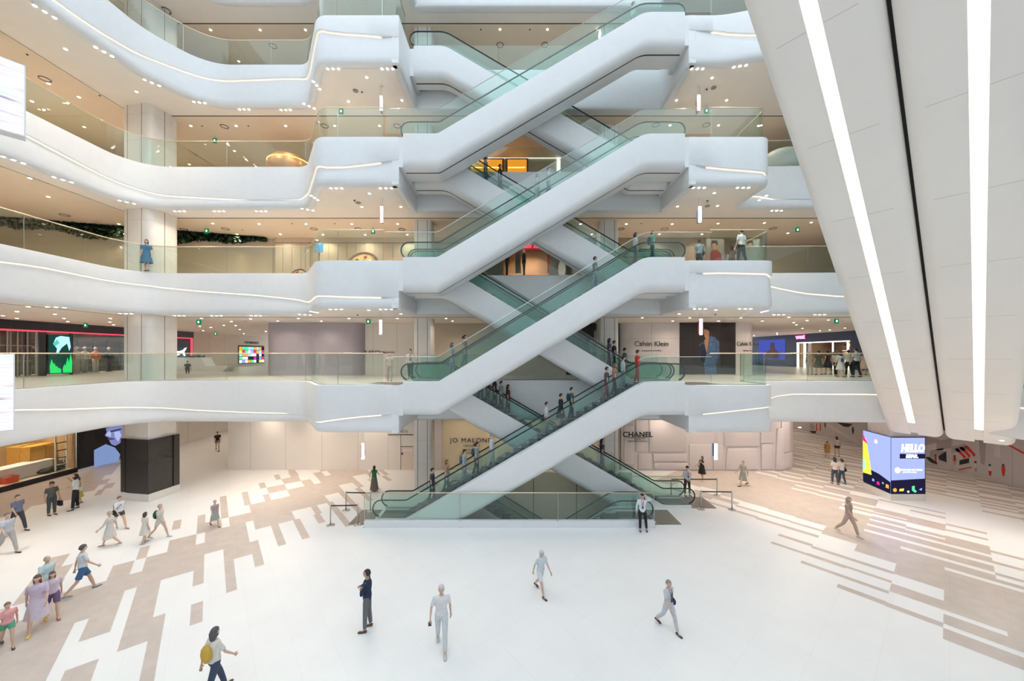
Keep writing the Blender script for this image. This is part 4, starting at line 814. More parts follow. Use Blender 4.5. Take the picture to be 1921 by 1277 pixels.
# ================================================================ FOURTH AND FIFTH FLOOR WALLS
z4, t4 = LV[4], LV[5] - TH; z5, t5 = LV[5], LV[6] - TH
W4 = mat('fourth_floor_wall', (.62, .50, .38), .6, noise=.015)
wall('wall_back', -30, pxx(880, 25.2), 27, 27.2, z4, t4, W4); wall('wall_back', pxx(880, 25.2), pxx(1052, 25.2), 25.2, 25.4, z4, t4, mat('olive_wall', (.48, .44, .32), .6)); wall('wall_back', pxx(1052, 25.2), 30, 26, 26.2, z4, t4, W4); wall('wall_left', -28.2, -28, -12, 30, z4, t4, W4); wall('wall_right', 28, 28.2, -12, 40, z4, t4, W4)
wall('wall_back', -30, 30, 30, 30.2, z5, t5, W4); wall('wall_left', -28.2, -28, -12, 30, z5, t5, W4); wall('wall_right', 28, 28.2, -12, 40, z5, t5, W4)
e = empty('shop_front', (pxx(960, 25.1), 25.1, z4), 'fourth floor shop with two amber lit niches in a cream frame', 'shop front')
flatr('lit_frame', 905, 293, 1052, 296, 25.1, LW, e, .08); flatr('lit_frame', 1045, 296, 1051, 345, 25.1, LW, e, .08); flatr('cream_panel', 905, 296, 1045, 345, 25.16, mat('olive_panel', (.55, .50, .36), .5), e, .03)
AMB = emis('amber_glow', (.75, .26, .02), .9); AMB2 = emis('amber_bright', (1, .55, .12), 2.2)
for x0, x1 in ((880, 945), (949, 991)):
    flatr('niche_frame', x0, 296, x1, 345, 25.13, mat('niche_dark', (.12, .05, .02), .4), e, .03); flatr('niche', x0 + 3, 299, x1 - 3, 345, 25.12, AMB, e, .01); flatr('niche_light', x0 + 4, 313, x1 - 6, 315, 25.1, AMB2, e, .015)
e = empty('round_lounge', (pxx(545, 22.5), 22.5, z4), 'round bronze ribbed pod beyond the inner corner of the fourth floor balcony', 'seating pod')
bm = bmesh.new(); rings(bm, [[Vector((q * math.cos(t) * (1 + .02 * (k % 2)), q * math.sin(t), z)) for k, t in enumerate([2 * PI * k / 40 for k in range(40)])] for q, z in ((.8, 0), (1.15, .5), (1.3, 1.0), (1.2, 1.55), (1.0, 1.85), (.9, 1.85))]); mesh_obj('shell', bm, mat('bronze', (.48, .24, .10), .35, .4), e, True); bm = bmesh.new(); tube(bm, [(1.22 * math.cos(a), 1.22 * math.sin(a), 1.55) for a in [2 * PI * k / 30 for k in range(31)]], .03, 6); mesh_obj('rim_light', bm, AMB2, e)

# ================================================================ CEILING LIGHTS, SIGNS
LSP = {}
def spot(parent, x, y, z, P_, size=2.5):
    key = round(P_)
    if key not in LSP:
        l = bpy.data.lights.new('downlight_beam', 'SPOT'); l.energy = P_; l.color = WARM; l.spot_size = size; l.spot_blend = .9; l.shadow_soft_size = .05; LSP[key] = l
    o = bpy.data.objects.new('downlight_beam', LSP[key]); COL.objects.link(o); o.location = (x, y, z); o.parent = parent; return o
_dl = {}
def disc_mesh(r, th, key, m):
    if key in _dl: return _dl[key]
    bm = bmesh.new(); bmesh.ops.create_cone(bm, segments=14, radius1=r, radius2=r, depth=th, cap_ends=True); me = bpy.data.meshes.new(key); bm.to_mesh(me); bm.free(); me.materials.append(m); _dl[key] = me; return me
def downlight(px, py, zc, lvname, trio=None, P_=None, grp=None):
    """recessed ceiling lamp at the spot of the ceiling seen at px,py; trio = direction of a row of three"""
    c = P(px, py, zc)
    e = empty('ceiling_downlight', (c.x, c.y, zc), ('row of three small downlights' if trio else 'single small downlight') + ' in the soffit over the %s floor' % lvname, 'downlight', ('downlight rows' if trio else 'single downlights') + ' over the %s floor' % lvname)
    offs = [(0, 0)] if not trio else [(trio[0] * .26 * k, trio[1] * .26 * k) for k in (-1, 0, 1)]
    for dx, dy in offs:
        o = bpy.data.objects.new('lamp', disc_mesh(.062, .012, 'lamp_disc', LAMP)); COL.objects.link(o); o.parent = e; o.location = (dx, dy, -.008)
        o = bpy.data.objects.new('trim_ring', disc_mesh(.085, .006, 'ring_disc', WHITE)); COL.objects.link(o); o.parent = e; o.location = (dx, dy, -.001)
    if P_ and not (-22.2 < c.x < -18.4 and 17.6 < c.y < 22.2): spot(e, 0, 0, -.03, P_)
    return e
s5, s4, s3, s2, s6 = LV[5] - TH, LV[4] - TH, LV[3] - TH, LV[2] - TH, LV[6] - TH
PT, PS = 125, 85
tr = lambda a: (math.cos(math.radians(a)), math.sin(math.radians(a)))
for px, py, a in ((20, -25, 75), (84, 22, 75), (195, 97, 68), (285, 155, 50), (374, 192, 10), (458, 205, 0), (536, 206, 0), (580, 199, 45), (594, 160, 85), (625, 129, 0), (727, 129, 0), (1308, 129, 0), (1388, 124, -12)): downlight(px, py, s5, 'fourth', tr(a), PT)
for px, py in ((123, 92), (148, 182), (256, 172), (688, 145), (654, 190), (754, 188), (1336, 146), (1269, 188), (1363, 188), (358, 236), (443, 236), (536, 236), (628, 236), (712, 236), (1257, 235), (1348, 235), (1428, 235), (60, 190), (158, 238), (247, 237), (190, 225), (440, 283), (355, 308), (520, 290)): downlight(px, py, s5 - (.03 if P(px, py, s5).y > 20.8 or P(px, py, s5).x < -21.5 else 0), 'fourth', None, PS if py > 180 else None)
for px, py, a in ((25, 300, 75), (118, 337, 68), (238, 379, 50), (337, 396, 0), (411, 396, 0), (490, 396, 0), (577, 393, 30), (590, 371, 85), (631, 353, 0), (724, 353, 0), (1311, 352, 0), (1394, 352, 0), (1431, 371, 90), (1457, 395, 0)): downlight(px, py, s4, 'third', tr(a), PT)
for px, py in ((56, 334), (693, 363), (679, 388), (752, 388), (1340, 362), (1271, 387), (1346, 386), (223, 420), (399, 419), (486, 420), (574, 420), (660, 420), (746, 420), (1089, 420), (1175, 420), (1261, 420), (1347, 419), (1434, 418), (1522, 417), (368, 439), (445, 439), (526, 439), (606, 440), (685, 440), (764, 440), (1110, 439), (1237, 439), (1317, 439), (1478, 437)): downlight(px, py, s4 - (.03 if P(px, py, s4).y > 21.2 or P(px, py, s4).x < -21.5 else 0), 'third', None, PS)
for px, py, a in ((105, 576, 30), (236, 588, 10), (336, 592, 0), (406, 592, 0), (480, 592, 0), (572, 590, 40), (589, 585, 85), (630, 580, 0), (724, 580, 0), (1313, 579, 0), (1398, 579, 0), (1434, 584, 80), (1461, 590, 0), (1538, 590, 0)): downlight(px, py, s3, 'second', tr(a), PT * .8)
for px, py in ((53, 575), (103, 589), (120, 597), (32, 597), (127, 603), (207, 597), (213, 609), (206, 604), (378, 597), (434, 603), (470, 598), (692, 581.5), (655, 597), (752, 588.6), (745, 597), (560, 597), (521, 602), (603, 602), (837, 597), (849, 602), (1205, 596), (1274, 588.5), (1343, 581), (1294, 596), (1262, 602), (1348, 602), (1390, 596), (1430, 602), (1480, 595), (1514, 601), (1554, 600), (1494, 609), (420, 610), (375, 612), (450, 618), (1538, 620), (1585, 615), (1458, 627)): downlight(px, py, s3 - (.03 if P(px, py, s3).y > 21.1 or P(px, py, s3).x < -21.5 else 0), 'second', None, PS * .8 if py < 603 else None)
for px, py in ((938, 55), (1027, 55), (395, 56), (488, 56), (573, 56), (800, 55), (1120, 55), (448, 115)): downlight(px, py, s6 - .03, 'fifth', None, PS)
# ground floor soffit lights (out of sight from the eye, they light the floor)
for x in (-26, -23, -16.5, -13, -9.5, 10, 13, 16, 19, 23, 26.5):
    for y in (21.5, 24) if abs(x) < 22 else (17, 21.5, 26, 31):
        e = empty('ceiling_downlight', (x, y, s2 - .03), 'single small downlight in the soffit over the ground floor', 'downlight', 'single downlights over the ground floor')
        o = bpy.data.objects.new('lamp', disc_mesh(.062, .012, 'lamp_disc', LAMP)); COL.objects.link(o); o.parent = e; o.location = (0, 0, -.008); spot(e, 0, 0, -.03, 100 if abs(x) < 22 else 75)
for x, y, z, pw_, lb in ((-31.2, 16, T1 - .03, 260, 'tan shop window'), (-31.0, 20, T1 - .03, 260, 'tan shop window'), (-30.9, 23, T1 - .03, 260, 'tan shop window'), (XP - 1.6, 27, t2 - .03, 260, 'sports shop'), (XP - 1.6, 30, t2 - .03, 260, 'sports shop'), (XP - 1.6, 21, t2 - .03, 260, 'sports shop'),
        (XN + 2, 35, t2 - .03, 180, 'navy shop'), (XN + 2, 38, t2 - .03, 180, 'navy shop'), (pxx(985, 26), 26, t3 - .03, 180, 'small third floor shop'), (pxx(1002, 26), 26.4, t3 - .03, 180, 'small third floor shop')):
    e = empty('ceiling_downlight', (x, y, z), 'added small downlight brightening the %s' % lb, 'downlight', 'added downlights inside the %s' % lb)
    o = bpy.data.objects.new('lamp', disc_mesh(.062, .012, 'lamp_disc', LAMP)); COL.objects.link(o); o.parent = e; o.location = (0, 0, -.008); spot(e, 0, 0, -.03, pw_)  # unseen lamps added inside the shops to brighten dark interiors
c = P(1470, 297, z4 + .6); e = empty('white_lounge_pod', (pxx(1470, 21.5), 21.5, z4), 'smooth white rounded pod beyond the fourth floor right balcony end', 'seating pod')
bm = bmesh.new(); ell_ = bmesh.ops.create_icosphere(bm, subdivisions=3, radius=1)
for v in ell_['verts']: v.co = Vector((v.co.x * 1.25, v.co.y * 1.0, max(-.6, v.co.z) * .75 + 1.2))
tube(bm, [(0, 0, 0), (0, 0, .9)], .5, 16); mesh_obj('shell', bm, WHITE, e, True)
for x, y in ((-24, 12), (-27, 15), (-24.5, 18), (-28, 20), (-25.5, 24), (-28, 28), (-24, 29), (-20.5, 27), (-28, 33), (-23, 34), (-19, 33), (-28, 38), (-22, 40), (23, 24), (27, 27), (24, 30), (28, 32), (27, 37), (22, 38), (19, 24.5), (28, 42)):
    e = empty('ceiling_downlight', (x, y, s3 - .03), 'single small downlight in the soffit over the second floor', 'downlight', 'single downlights over the second floor')
    o = bpy.data.objects.new('lamp', disc_mesh(.062, .012, 'lamp_disc', LAMP)); COL.objects.link(o); o.parent = e; o.location = (0, 0, -.008); spot(e, 0, 0, -.03, 100)  # extra lamps added to brighten the deep second floor corridors
for x, y in ((23, 36), (27, 36), (24, 41), (28, 41), (23, 45), (28, 46), (-25, 36), (-22, 41), (-27, 44)):
    e = empty('ceiling_downlight', (x, y, s2 - .03), 'single small downlight in the soffit over the ground floor', 'downlight', 'single downlights over the ground floor')
    o = bpy.data.objects.new('lamp', disc_mesh(.062, .012, 'lamp_disc', LAMP)); COL.objects.link(o); o.parent = e; o.location = (0, 0, -.008); spot(e, 0, 0, -.03, 200 if x < 0 else 120)  # unseen lamps added to lighten the dark far halls
for zc_, nm_ in ((s6, 'fifth'), (s5, 'fourth'), (s4, 'third')):
    for x, y in ((-24.5, 8.5), (-23.4, 12.5), (-25.2, 15.5), (-23.2, 18.2), (-26.5, 11), (-26.3, 18.5)):
        e = empty('ceiling_downlight', (x, y, zc_ - .03), 'added small downlight in the soffit over the %s floor' % nm_, 'downlight', 'single downlights over the %s floor' % nm_)
        o = bpy.data.objects.new('lamp', disc_mesh(.062, .012, 'lamp_disc', LAMP)); COL.objects.link(o); o.parent = e; o.location = (0, 0, -.008); spot(e, 0, 0, -.03, 125)  # additional lamps put in to warm the unlit deep left ceilings
for x, y, P_ in ((-3.4, 23.6, 90), (-1.2, 23.6, 90), (1.2, 23.6, 90), (3.8, 23.6, 90), (14.5, 18.3, 260), (17.5, 20.3, 200), (-13.5, 20.4, 220), (20.9, 15.5, 240), (21.9, 11, 240), (21.9, 7, 240), (-20.6, 14, 160), (-20.6, 9, 160)):
    e = empty('ceiling_downlight', (x, y, s2 - .0), 'added small downlight along the edge of the soffit over the ground floor', 'downlight', 'added edge downlights over the ground floor')
    o = bpy.data.objects.new('lamp', disc_mesh(.062, .012, 'lamp_disc', LAMP)); COL.objects.link(o); o.parent = e; o.location = (0, 0, -.008); spot(e, 0, 0, -.03, P_)  # added lamps: warm floor bounce for the long escalators, wash on the cream wall
def ring_vent(px, py, zc, lb):
    c = P(px, py, zc - .03); bm = bmesh.new(); tube(bm, [(.2 * math.cos(a), .2 * math.sin(a), -.008) for a in [2 * PI * k / 20 for k in range(21)]], .022, 6); o = mesh_obj('ring_vent', bm, mat('dark_ring', (.12, .10, .09), .5), smooth=True); o.location = c; tag(o, 'dark ring shaped vent in the soffit over the %s floor' % lb, 'vent', 'ring vents over the %s floor' % lb)
for px, py in ((84, 148), (421, 237), (609, 236), (745, 236), (1230, 234), (1325, 234)): ring_vent(px, py, s5, 'fourth')
for px, py in ((121, 403), (345, 430), (423, 429), (589, 429), (672, 429), (754, 430), (1165, 429), (1247, 429), (1450, 428)): ring_vent(px, py, s4, 'third')
for px, py in ((938, 84), (1022, 84), (512, 86), (312, 20), (249, 11)): ring_vent(px, py, s6, 'fifth')
def sprinkler(px, py, zc, lb):
    c = P(px, py, zc - .03); o = bpy.data.objects.new('sprinkler', disc_mesh(.04, .05, 'sprinkler', GROOVE)); COL.objects.link(o); o.location = c; tag(o, 'tiny dark sprinkler head in the soffit over the %s floor' % lb, 'sprinkler', 'sprinkler heads over the %s floor' % lb)
for px, py, z, lb in ((679, 173, s5, 'fourth'), (1326, 168, s5, 'fourth'), (51, 102, s5, 'fourth'), (187, 179, s5, 'fourth'), (379, 236, s5, 'fourth'), (466, 236, s5, 'fourth'), (665, 376, s4, 'third'), (1327, 377, s4, 'third'), (628, 419, s4, 'third'), (548, 419, s4, 'third'), (455, 431, s4, 'third'), (1203, 419, s4, 'third'), (671, 591, s3, 'second'), (1342, 590, s3, 'second'), (462, 602, s3, 'second'), (902, 55, s6, 'fifth'), (994, 55, s6, 'fifth')): sprinkler(px, py, z, lb)
def panel_vent(px, py, zc, lb):
    c = P(px, py, zc - .03); e = bpy.data.objects.new('round_speaker', disc_mesh(.13, .012, 'spk', mat('grey_grille', (.35, .30, .26), .6))); COL.objects.link(e); e.location = c; tag(e, 'grey round speaker grille in the soffit over the %s floor' % lb, 'speaker', 'speaker grilles over the %s floor' % lb)
for px, py, z, lb in ((667, 171, s5, 'fourth'), (1339, 165, s5, 'fourth'), (672, 381, s4, 'third'), (1327, 387, s4, 'third')): panel_vent(px, py, z, lb)
# hanging light blades
BLADE = emis('blade_light', (.95, .97, 1.0), 2.2)
def blade(px, ytop, ybot, Y, yceil, zc, lb, side_m=None):
    x = pxx(px, Y); zt_, zb_ = pz(ytop, Y), pz(ybot, Y); e = empty('hanging_sign', (x, Y, zb_), lb, 'hanging sign')
    boxo('light_face', -.07, .07, -.035, .035, 0, zt_ - zb_, BLADE, e, .01)
    boxo('sign_panel', (-.11 if px < 960 else .07), (-.07 if px < 960 else .11), 0, .45, .08, zt_ - zb_ - .08, side_m or mat('sign_red', (.25, .02, .05), .5), e)
    for d in (-.05, .05):
        bm = bmesh.new(); tube(bm, [(d, 0, zt_ - zb_), (d, 0, zc - zb_)], .008, 5); mesh_obj('suspension_rod', bm, STEEL, e)
SB = mat('sign_blue', (.08, .25, .5), .5)
for a in ((715, 180, 207, 18.4, 0, s5, 'white light blade hanging left of the escalators, fourth floor'), (716, 387, 417, 18.4, 0, s4, 'white light blade hanging left of the escalators, third floor'), (714, 600, 627, 18.7, 0, s3, 'white light blade hanging left of the escalators, second floor'), (681, 831, 861, 18.5, 0, s2, 'white light blade hanging left of the escalators, ground floor'),
          (1311, 178, 207, 18.4, 0, s5, 'white light blade hanging right of the escalators, fourth floor'), (1313, 387, 417, 18.4, 0, s4, 'white light blade hanging right of the escalators, third floor', SB), (1315, 598, 628, 18.7, 0, s3, 'white light blade hanging right of the escalators, second floor'), (1343, 832, 862, 18.6, 0, s2, 'white light blade hanging right of the escalators, ground floor', SB)): blade(*a)
EXG = emis('exit_green', (.005, .14, .05), 1.0)
def exit_sign(px, py, zc, drop, lb):
    # hangs drop below the ceiling: find depth where it appears at py
    z = zc - drop; c = P(px, py, z); e = empty('exit_sign', c, lb, 'exit sign'); boxo('box', -.12, .12, -.03, .03, -.14, .14, EXG, e); boxo('pictogram', -.045, .045, -.036, -.03, -.06, .06, SWH, e)
    bm = bmesh.new(); tube(bm, [(0, 0, .14), (0, 0, drop)], .008, 5); mesh_obj('rod', bm, STEEL, e)
for a in ((403, 264, s5, .35, 'green exit sign left on the fourth floor'), (640, 209, s5, .3, 'bright exit sign behind the fourth floor left glass'), (1325, 208, s5, .3, 'bright exit sign behind the fourth floor right glass'), (388, 433, s4, .35, 'green exit sign above the hanging leaves on the third floor'), (700, 434, s4, .3, 'green exit sign left of the escalators on the third floor'), (1496, 431, s4, .3, 'green exit sign at the right on the third floor'),
          (161, 610, s3, .25, 'green exit sign in front of the sports shop on the second floor'), (373, 604, s3, .25, 'green exit sign right of the broad column on the second floor'), (405, 626, s3, .3, 'farthest small exit sign in the left corridor on the second floor'), (691, 603, s3, .25, 'green exit sign beside the violet hoarding on the second floor'), (1569, 602, s3, .25, 'green exit sign in front of the navy shop on the second floor')): exit_sign(*a)
# barrier posts with retractable belts
def barrier(label, pts, grp='belt barriers at the escalators'):
    e = empty('barrier_post', pts[0], label, 'barrier', grp); o_ = Vector(pts[0])
    for p in pts:
        q = Vector(p) - o_; bm = bmesh.new(); tube(bm, [q, q + Vector((0, 0, .98))], .03, 10); mesh_obj('post', bm, STEEL, e, True)
        bm = bmesh.new(); bmesh.ops.create_cone(bm, segments=20, radius1=.19, radius2=.16, depth=.03, cap_ends=True, matrix=Matrix.Translation(q + Vector((0, 0, .016)))); mesh_obj('base', bm, STEEL, e)
    for a, b in zip(pts, pts[1:]):
        a_, b_ = Vector(a) - o_, Vector(b) - o_; bm = bmesh.new(); d = (b_ - a_).normalized(); n_ = Vector((-d.y, d.x, 0)) * .004
        rings(bm, [[p + n_ + Vector((0, 0, .88)), p - n_ + Vector((0, 0, .88)), p - n_ + Vector((0, 0, .94)), p + n_ + Vector((0, 0, .94))] for p in (a_ + d * .03, b_ - d * .03)]); mesh_obj('belt', bm, INK, e)
g = lambda x, y: tuple(P(x, y, 0))
barrier('pair of belt barrier posts in front, left of the glass guard', [g(620, 985), g(671, 984)]); barrier('pair of belt barrier posts behind, left of the glass guard', [g(649, 957), g(695, 958)])
barrier('pair of belt barrier posts at the right end of the escalators', [g(1315, 955), g(1373, 956)]); barrier('farther pair of belt barrier posts behind the right escalator foot', [g(1259, 929), g(1345, 929)])
# hanging media screens at the left edge
def media(label, pts_f, z_t, z_b):
    (x0, y0), (x1, y1) = pts_f; e = empty('media_screen', (x1, y1, z_b), label, 'screen')
    d = Vector((x1 - x0, y1 - y0)).normalized(); n_ = Vector((d.y, -d.x)) ; n_ = n_ if n_.x > 0 else -n_
    m = bpy.data.materials.get('media_image')
    if not m:
        m = bpy.data.materials.new('media_image'); m.use_nodes = True; t = m.node_tree; t.nodes.remove(t.nodes['Principled BSDF'])
        c = t.nodes.new('ShaderNodeTexCoord'); mp = t.nodes.new('ShaderNodeMapping'); mp.inputs['Rotation'].default_value = (.5, 0, 0); mp.inputs['Scale'].default_value = (.3, .35, 5)
        nz = t.nodes.new('ShaderNodeTexNoise'); nz.inputs['Scale'].default_value = 1.6; nz.inputs['Detail'].default_value = 4; hs = t.nodes.new('ShaderNodeValToRGB')
        for p_, c_ in ((.0, (.25, .2, .4, 1)), (.3, (.5, .45, .6, 1)), (.36, (1, .85, .95, 1)), (.45, (.95, .95, 1, 1)), (.55, (1, 1, 1, 1)), (.62, (.75, 1, .9, 1)), (.68, (1, .8, .95, 1)), (.75, (.5, .45, .55, 1))):
            el = hs.color_ramp.elements.new(p_); el.color = c_
        hs.color_ramp.elements.remove(hs.color_ramp.elements[-1])
        em = t.nodes.new('ShaderNodeEmission'); em.inputs[1].default_value = .66
        t.links.new(c.outputs['Object'], mp.inputs[0]); t.links.new(mp.outputs[0], nz.inputs[0]); t.links.new(nz.outputs['Fac'], hs.inputs[0]); t.links.new(hs.outputs[0], em.inputs[0]); t.links.new(em.outputs[0], t.nodes['Material Output'].inputs[0])
    p0_, p1_ = Vector((x0, y0)), Vector((x1, y1))
    bm = bmesh.new(); rings(bm, [[Vector((*(p + n_ * a), z)) for p, z in ((p0_, z_b), (p1_, z_b), (p1_, z_t), (p0_, z_t))] for a in (-.45, 0)]); so('housing', bm, WHITE, e)
    bm = bmesh.new(); rings(bm, [[Vector((*(p + n_ * a), z)) for p, z in ((p0_, z_b + .03), (p1_ - d * .03, z_b + .03), (p1_ - d * .03, z_t - .03), (p0_, z_t - .03))] for a in (.004, .012)]); so('screen', bm, m, e)
    bm = bmesh.new(); tube(bm, [((p0_ + p1_) / 2 - n_ * .2).to_3d() + Vector((0, 0, z_t)), ((p0_ + p1_) / 2 - n_ * .2).to_3d() + Vector((0, 0, z_t + .3))], .03, 6); so('bracket', bm, STEEL, e)
media('upper white glowing media screen with coloured streaks at the left edge', ((-18.2, 9.2), (-16.05, 12.0)), 17.5, 15.15)
media('lower white glowing media screen at the left edge, second floor height', ((-18.4, 9.2), (-16.4, 12.0)), 8.0, 5.47)
# ================================================================ PEOPLE
remesh_jobs = []
def cm(c, rough=.85, tag_='cloth'): return mat('%s_%02x%02x%02x' % ((tag_,) + tuple(int(v * 255) for v in c)), c, rough, noise=.06, nscale=14)
SK = {'light': (.66, .44, .33), 'tan': (.52, .32, .22)}
def vrot(v, ax, deg): return Matrix.Rotation(math.radians(deg), 3, ax) @ Vector(v)
def ell(bm, c, rx, ry, rz, sub=2, fn=None, R=None):
    r = bmesh.ops.create_icosphere(bm, subdivisions=sub, radius=1)
    for v in r['verts']:
        p = v.co.copy(); p = fn(p) if fn else p; p = Vector((p.x * rx, p.y * ry, p.z * rz)); v.co = (R @ p if R else p) + Vector(c)
def person(label, loc, face=0, H=1.7, skin='light', hair=((.03, .02, .018), 'short'), top=((.7, .7, .7), 'short'), bottom=((.05, .05, .06), 'long'), shoe=(.05, .05, .05),
           legs=((8, 6), (-8, 10)), arms=((5, 8, 15), (-5, 8, 15)), lean=0, look=0, turn=0, slim=1.0, items=(), near=False, group=None, sit=False, spread=0, sandals=False):
    k = H / 1.70; e = empty('person', loc, label, 'person', group, math.radians(face)); e.scale = (k, k, k); S = slim
    f = Vector((0, -1, 0)); J = {}
    # legs: index 0 is the person's left (+X when facing -Y), 1 the right
    zp = .92; low = 9
    for i, s in enumerate((1, -1)):
        a, kn = legs[i][:2]; a, kn = math.radians(a), math.radians(kn); ab = math.radians(spread + (legs[i][2] if len(legs[i]) > 2 else 0))
        hip = Vector((s * .088, 0, zp)); d1 = Vector((s * math.sin(ab), -math.sin(a) * math.cos(ab), -math.cos(a) * math.cos(ab))); knee = hip + d1 * .425
        d2 = Vector((s * math.sin(ab) * .6, -math.sin(a - kn), -math.cos(a - kn))).normalized(); ank = knee + d2 * .405
        J[i] = [hip, knee, ank, a - kn]; low = min(low, ank.z)
    dz = .085 - low; off = Vector((0, 0, dz)); 
    for i in (0, 1):
        for q in range(3): J[i][q] = J[i][q] + off
    pel = Vector((0, 0, zp + dz)); RL = Matrix.Rotation(math.radians(lean), 3, 'X')       # positive lean tips towards -Y
    def up(p): return pel + RL @ (Vector(p) - Vector((0, 0, .92)))
    for i, s in enumerate((1, -1)):
        sh = up((s * .175 * S, 0, 1.385)); A = arms[i]
        if isinstance(A[0], (tuple, list)): el = up(A[0]); wr = up(A[1])
        else:
            a, o, b = [math.radians(v) for v in A]; d = RL @ Vector((s * math.sin(o), -math.sin(a), -math.cos(a))).normalized(); el = sh + d * .285
            d2 = RL @ Vector((s * math.sin(o) * .5, -math.sin(a + b), -math.cos(a + b))).normalized(); wr = el + d2 * .245
        J['a%d' % i] = [sh, el, wr]
    # ---- shapes
    T = [(.86, .115, .085), (.93, .150, .105), (1.0, .148, .102), (1.09, .125, .092), (1.2, .148, .105), (1.3, .165, .108), (1.37, .155, .09), (1.42, .085, .065), (1.46, .052, .052)]
    def torso(bm, g, z0, z1, flare=0):
        rr = [(z, a, b) for z, a, b in T if z0 - .001 <= z <= z1 + .001]
        rings(bm, [[up((math.cos(t) * (a * S + g + flare * max(0, (1.1 - z))), math.sin(t) * (b * S + g + flare * max(0, 1.1 - z)), z)) for t in [2 * PI * q / 16 for q in range(16)]] for z, a, b in rr])
    def part(n, bm, m, vox, sm=True, extra=None):
        bmesh.ops.recalc_face_normals(bm, faces=bm.faces); o = mesh_obj(n, bm, m, e, True)
        if vox:
            r = o.modifiers.new('r', 'REMESH'); r.mode = 'VOXEL'; r.voxel_size = vox; r.use_smooth_shade = True
            s_ = o.modifiers.new('s', 'SMOOTH'); s_.factor = .5; s_.iterations = 2
            remesh_jobs.append((o, extra))
        return o
    vx = .013 if near else .019
    bm = bmesh.new(); torso(bm, -.01, .86, 1.42)
    for i in (0, 1):
        h_, kn_, an_, pit = J[i]; tube(bm, [h_ + Vector((0, 0, .04)), h_.lerp(kn_, .3), kn_, kn_.lerp(an_, .35), an_], [.072 * S, .076 * S, .050, .053 * S, .033], 10)
        ft = Vector((0, -math.cos(0), 0)); z_lift = an_.z - .085; toe = an_ + Vector((0, -.145, -.062 if z_lift < .03 else -.09)); heel = an_ + Vector((0, .035, -.055)); tube(bm, [heel, an_ + Vector((0, -.05, -.045)), toe], [.03, .036, .022], 8)
        sh, el, wr = J['a%d' % i]; tube(bm, [sh, sh.lerp(el, .4), el, el.lerp(wr, .35), wr], [.042, .04, .032, .033, .022], 9); ell(bm, sh, .046, .046, .046, 1)
    neck = up((0, .005, 1.41)); hc = up((0, -.015, 1.585)); 
    Rh = RL @ Matrix.Rotation(math.radians(turn), 3, 'Z') @ Matrix.Rotation(math.radians(-look), 3, 'X')
    tube(bm, [neck, neck.lerp(hc, .75)], [.052, .048], 10)
    def hf(p):
        z = p.z; x, y = p.x, p.y
        if z < 0: x *= 1 + .30 * z; y *= (1 + .10 * z) if y < 0 else (1 + .35 * z)
        return Vector((x, y, z))
    ell(bm, hc, .076, .094, .117, 3 if near else 2, hf, Rh)
    def hp(x, y, z): return hc + Rh @ Vector((x, y, z))
    tube(bm, [hp(0, -.088, .012), hp(0, -.104, -.018), hp(0, -.088, -.03)], [.008, .013, .008], 6)
    for s in (1, -1): ell(bm, hp(s * .077, .008, -.008), .012, .02, .031, 1, None, Rh)
    ext = bmesh.new()
    for i, s in enumerate((1, -1)):       # hands with five fingers
        sh, el, wr = J['a%d' % i]; d = (wr - el).normalized(); w_ = (Vector((0, -1, 0)) - d * (-d.y)); w_ = w_.normalized() if w_.length > .3 else (Vector((0, 0, 1)) - d * d.z).normalized(); nn = d.cross(w_).normalized()
        if nn.x * s > 0: nn = -nn
        tube(bm, [wr - d * .01, wr + d * .04, wr + d * .085], [.022, .03, .030], 8)
        for q, (o_, L_) in enumerate(((.027, .068), (.009, .076), (-.009, .07), (-.027, .055))):
            b0 = wr + d * .08 + w_ * o_; b1 = b0 + d * L_ * .5 + nn * .012; b2 = b1 + (d * .6 + nn * .6).normalized() * L_ * .45; tube(ext, [b0, b1, b2], [.0095, .009, .0065], 6)
        b0 = wr + d * .025 + w_ * .024; b1 = b0 + (d + w_ * .9).normalized() * .035; b2 = b1 + (d + w_ * .25 + nn * .3).normalized() * .028; tube(ext, [b0, b1, b2], [.012, .0105, .008], 6)
    part('body', bm, mat('skin_' + skin, SK[skin], .55), vx, True, ext)
    # clothing
    tc, ts = top; bm = bmesh.new(); hem = {'crop': 1.0, 'long': .86, 'tunic': .86}.get(ts, .93 if ts != 'coat' else .86); torso(bm, .014, hem, 1.37, .0)
    rings(bm, [[up((math.cos(t) * (a * S), math.sin(t) * (b * S), z)) for t in [2 * PI * q / 14 for q in range(14)]] for z, a, b in ((1.36, .165, .10), (1.40, .12, .085), (1.43, .068, .066))])
    sl = {'short': .75, 'none': .12, 'long': 9, 'coat': 9, 'tunic': .9, 'crop': .5}.get(ts, .75)
    for i in (0, 1):
        sh, el, wr = J['a%d' % i]
        if sl > 2: tube(bm, [sh + Vector((0, 0, -.002)), sh.lerp(el, .5), el, el.lerp(wr, .5), el.lerp(wr, .93)], [.050, .049, .044, .041, .035], 10)
        elif sl > .2: tube(bm, [sh + Vector((0, 0, -.005)), sh.lerp(el, sl * .6), sh.lerp(el, sl)], [.046, .050, .052], 10)
        ell(bm, sh, .050, .052, .046, 1)
    part('shirt' if ts not in ('coat',) else 'coat', bm, cm(tc), vx + .002)
    bc, bs = bottom
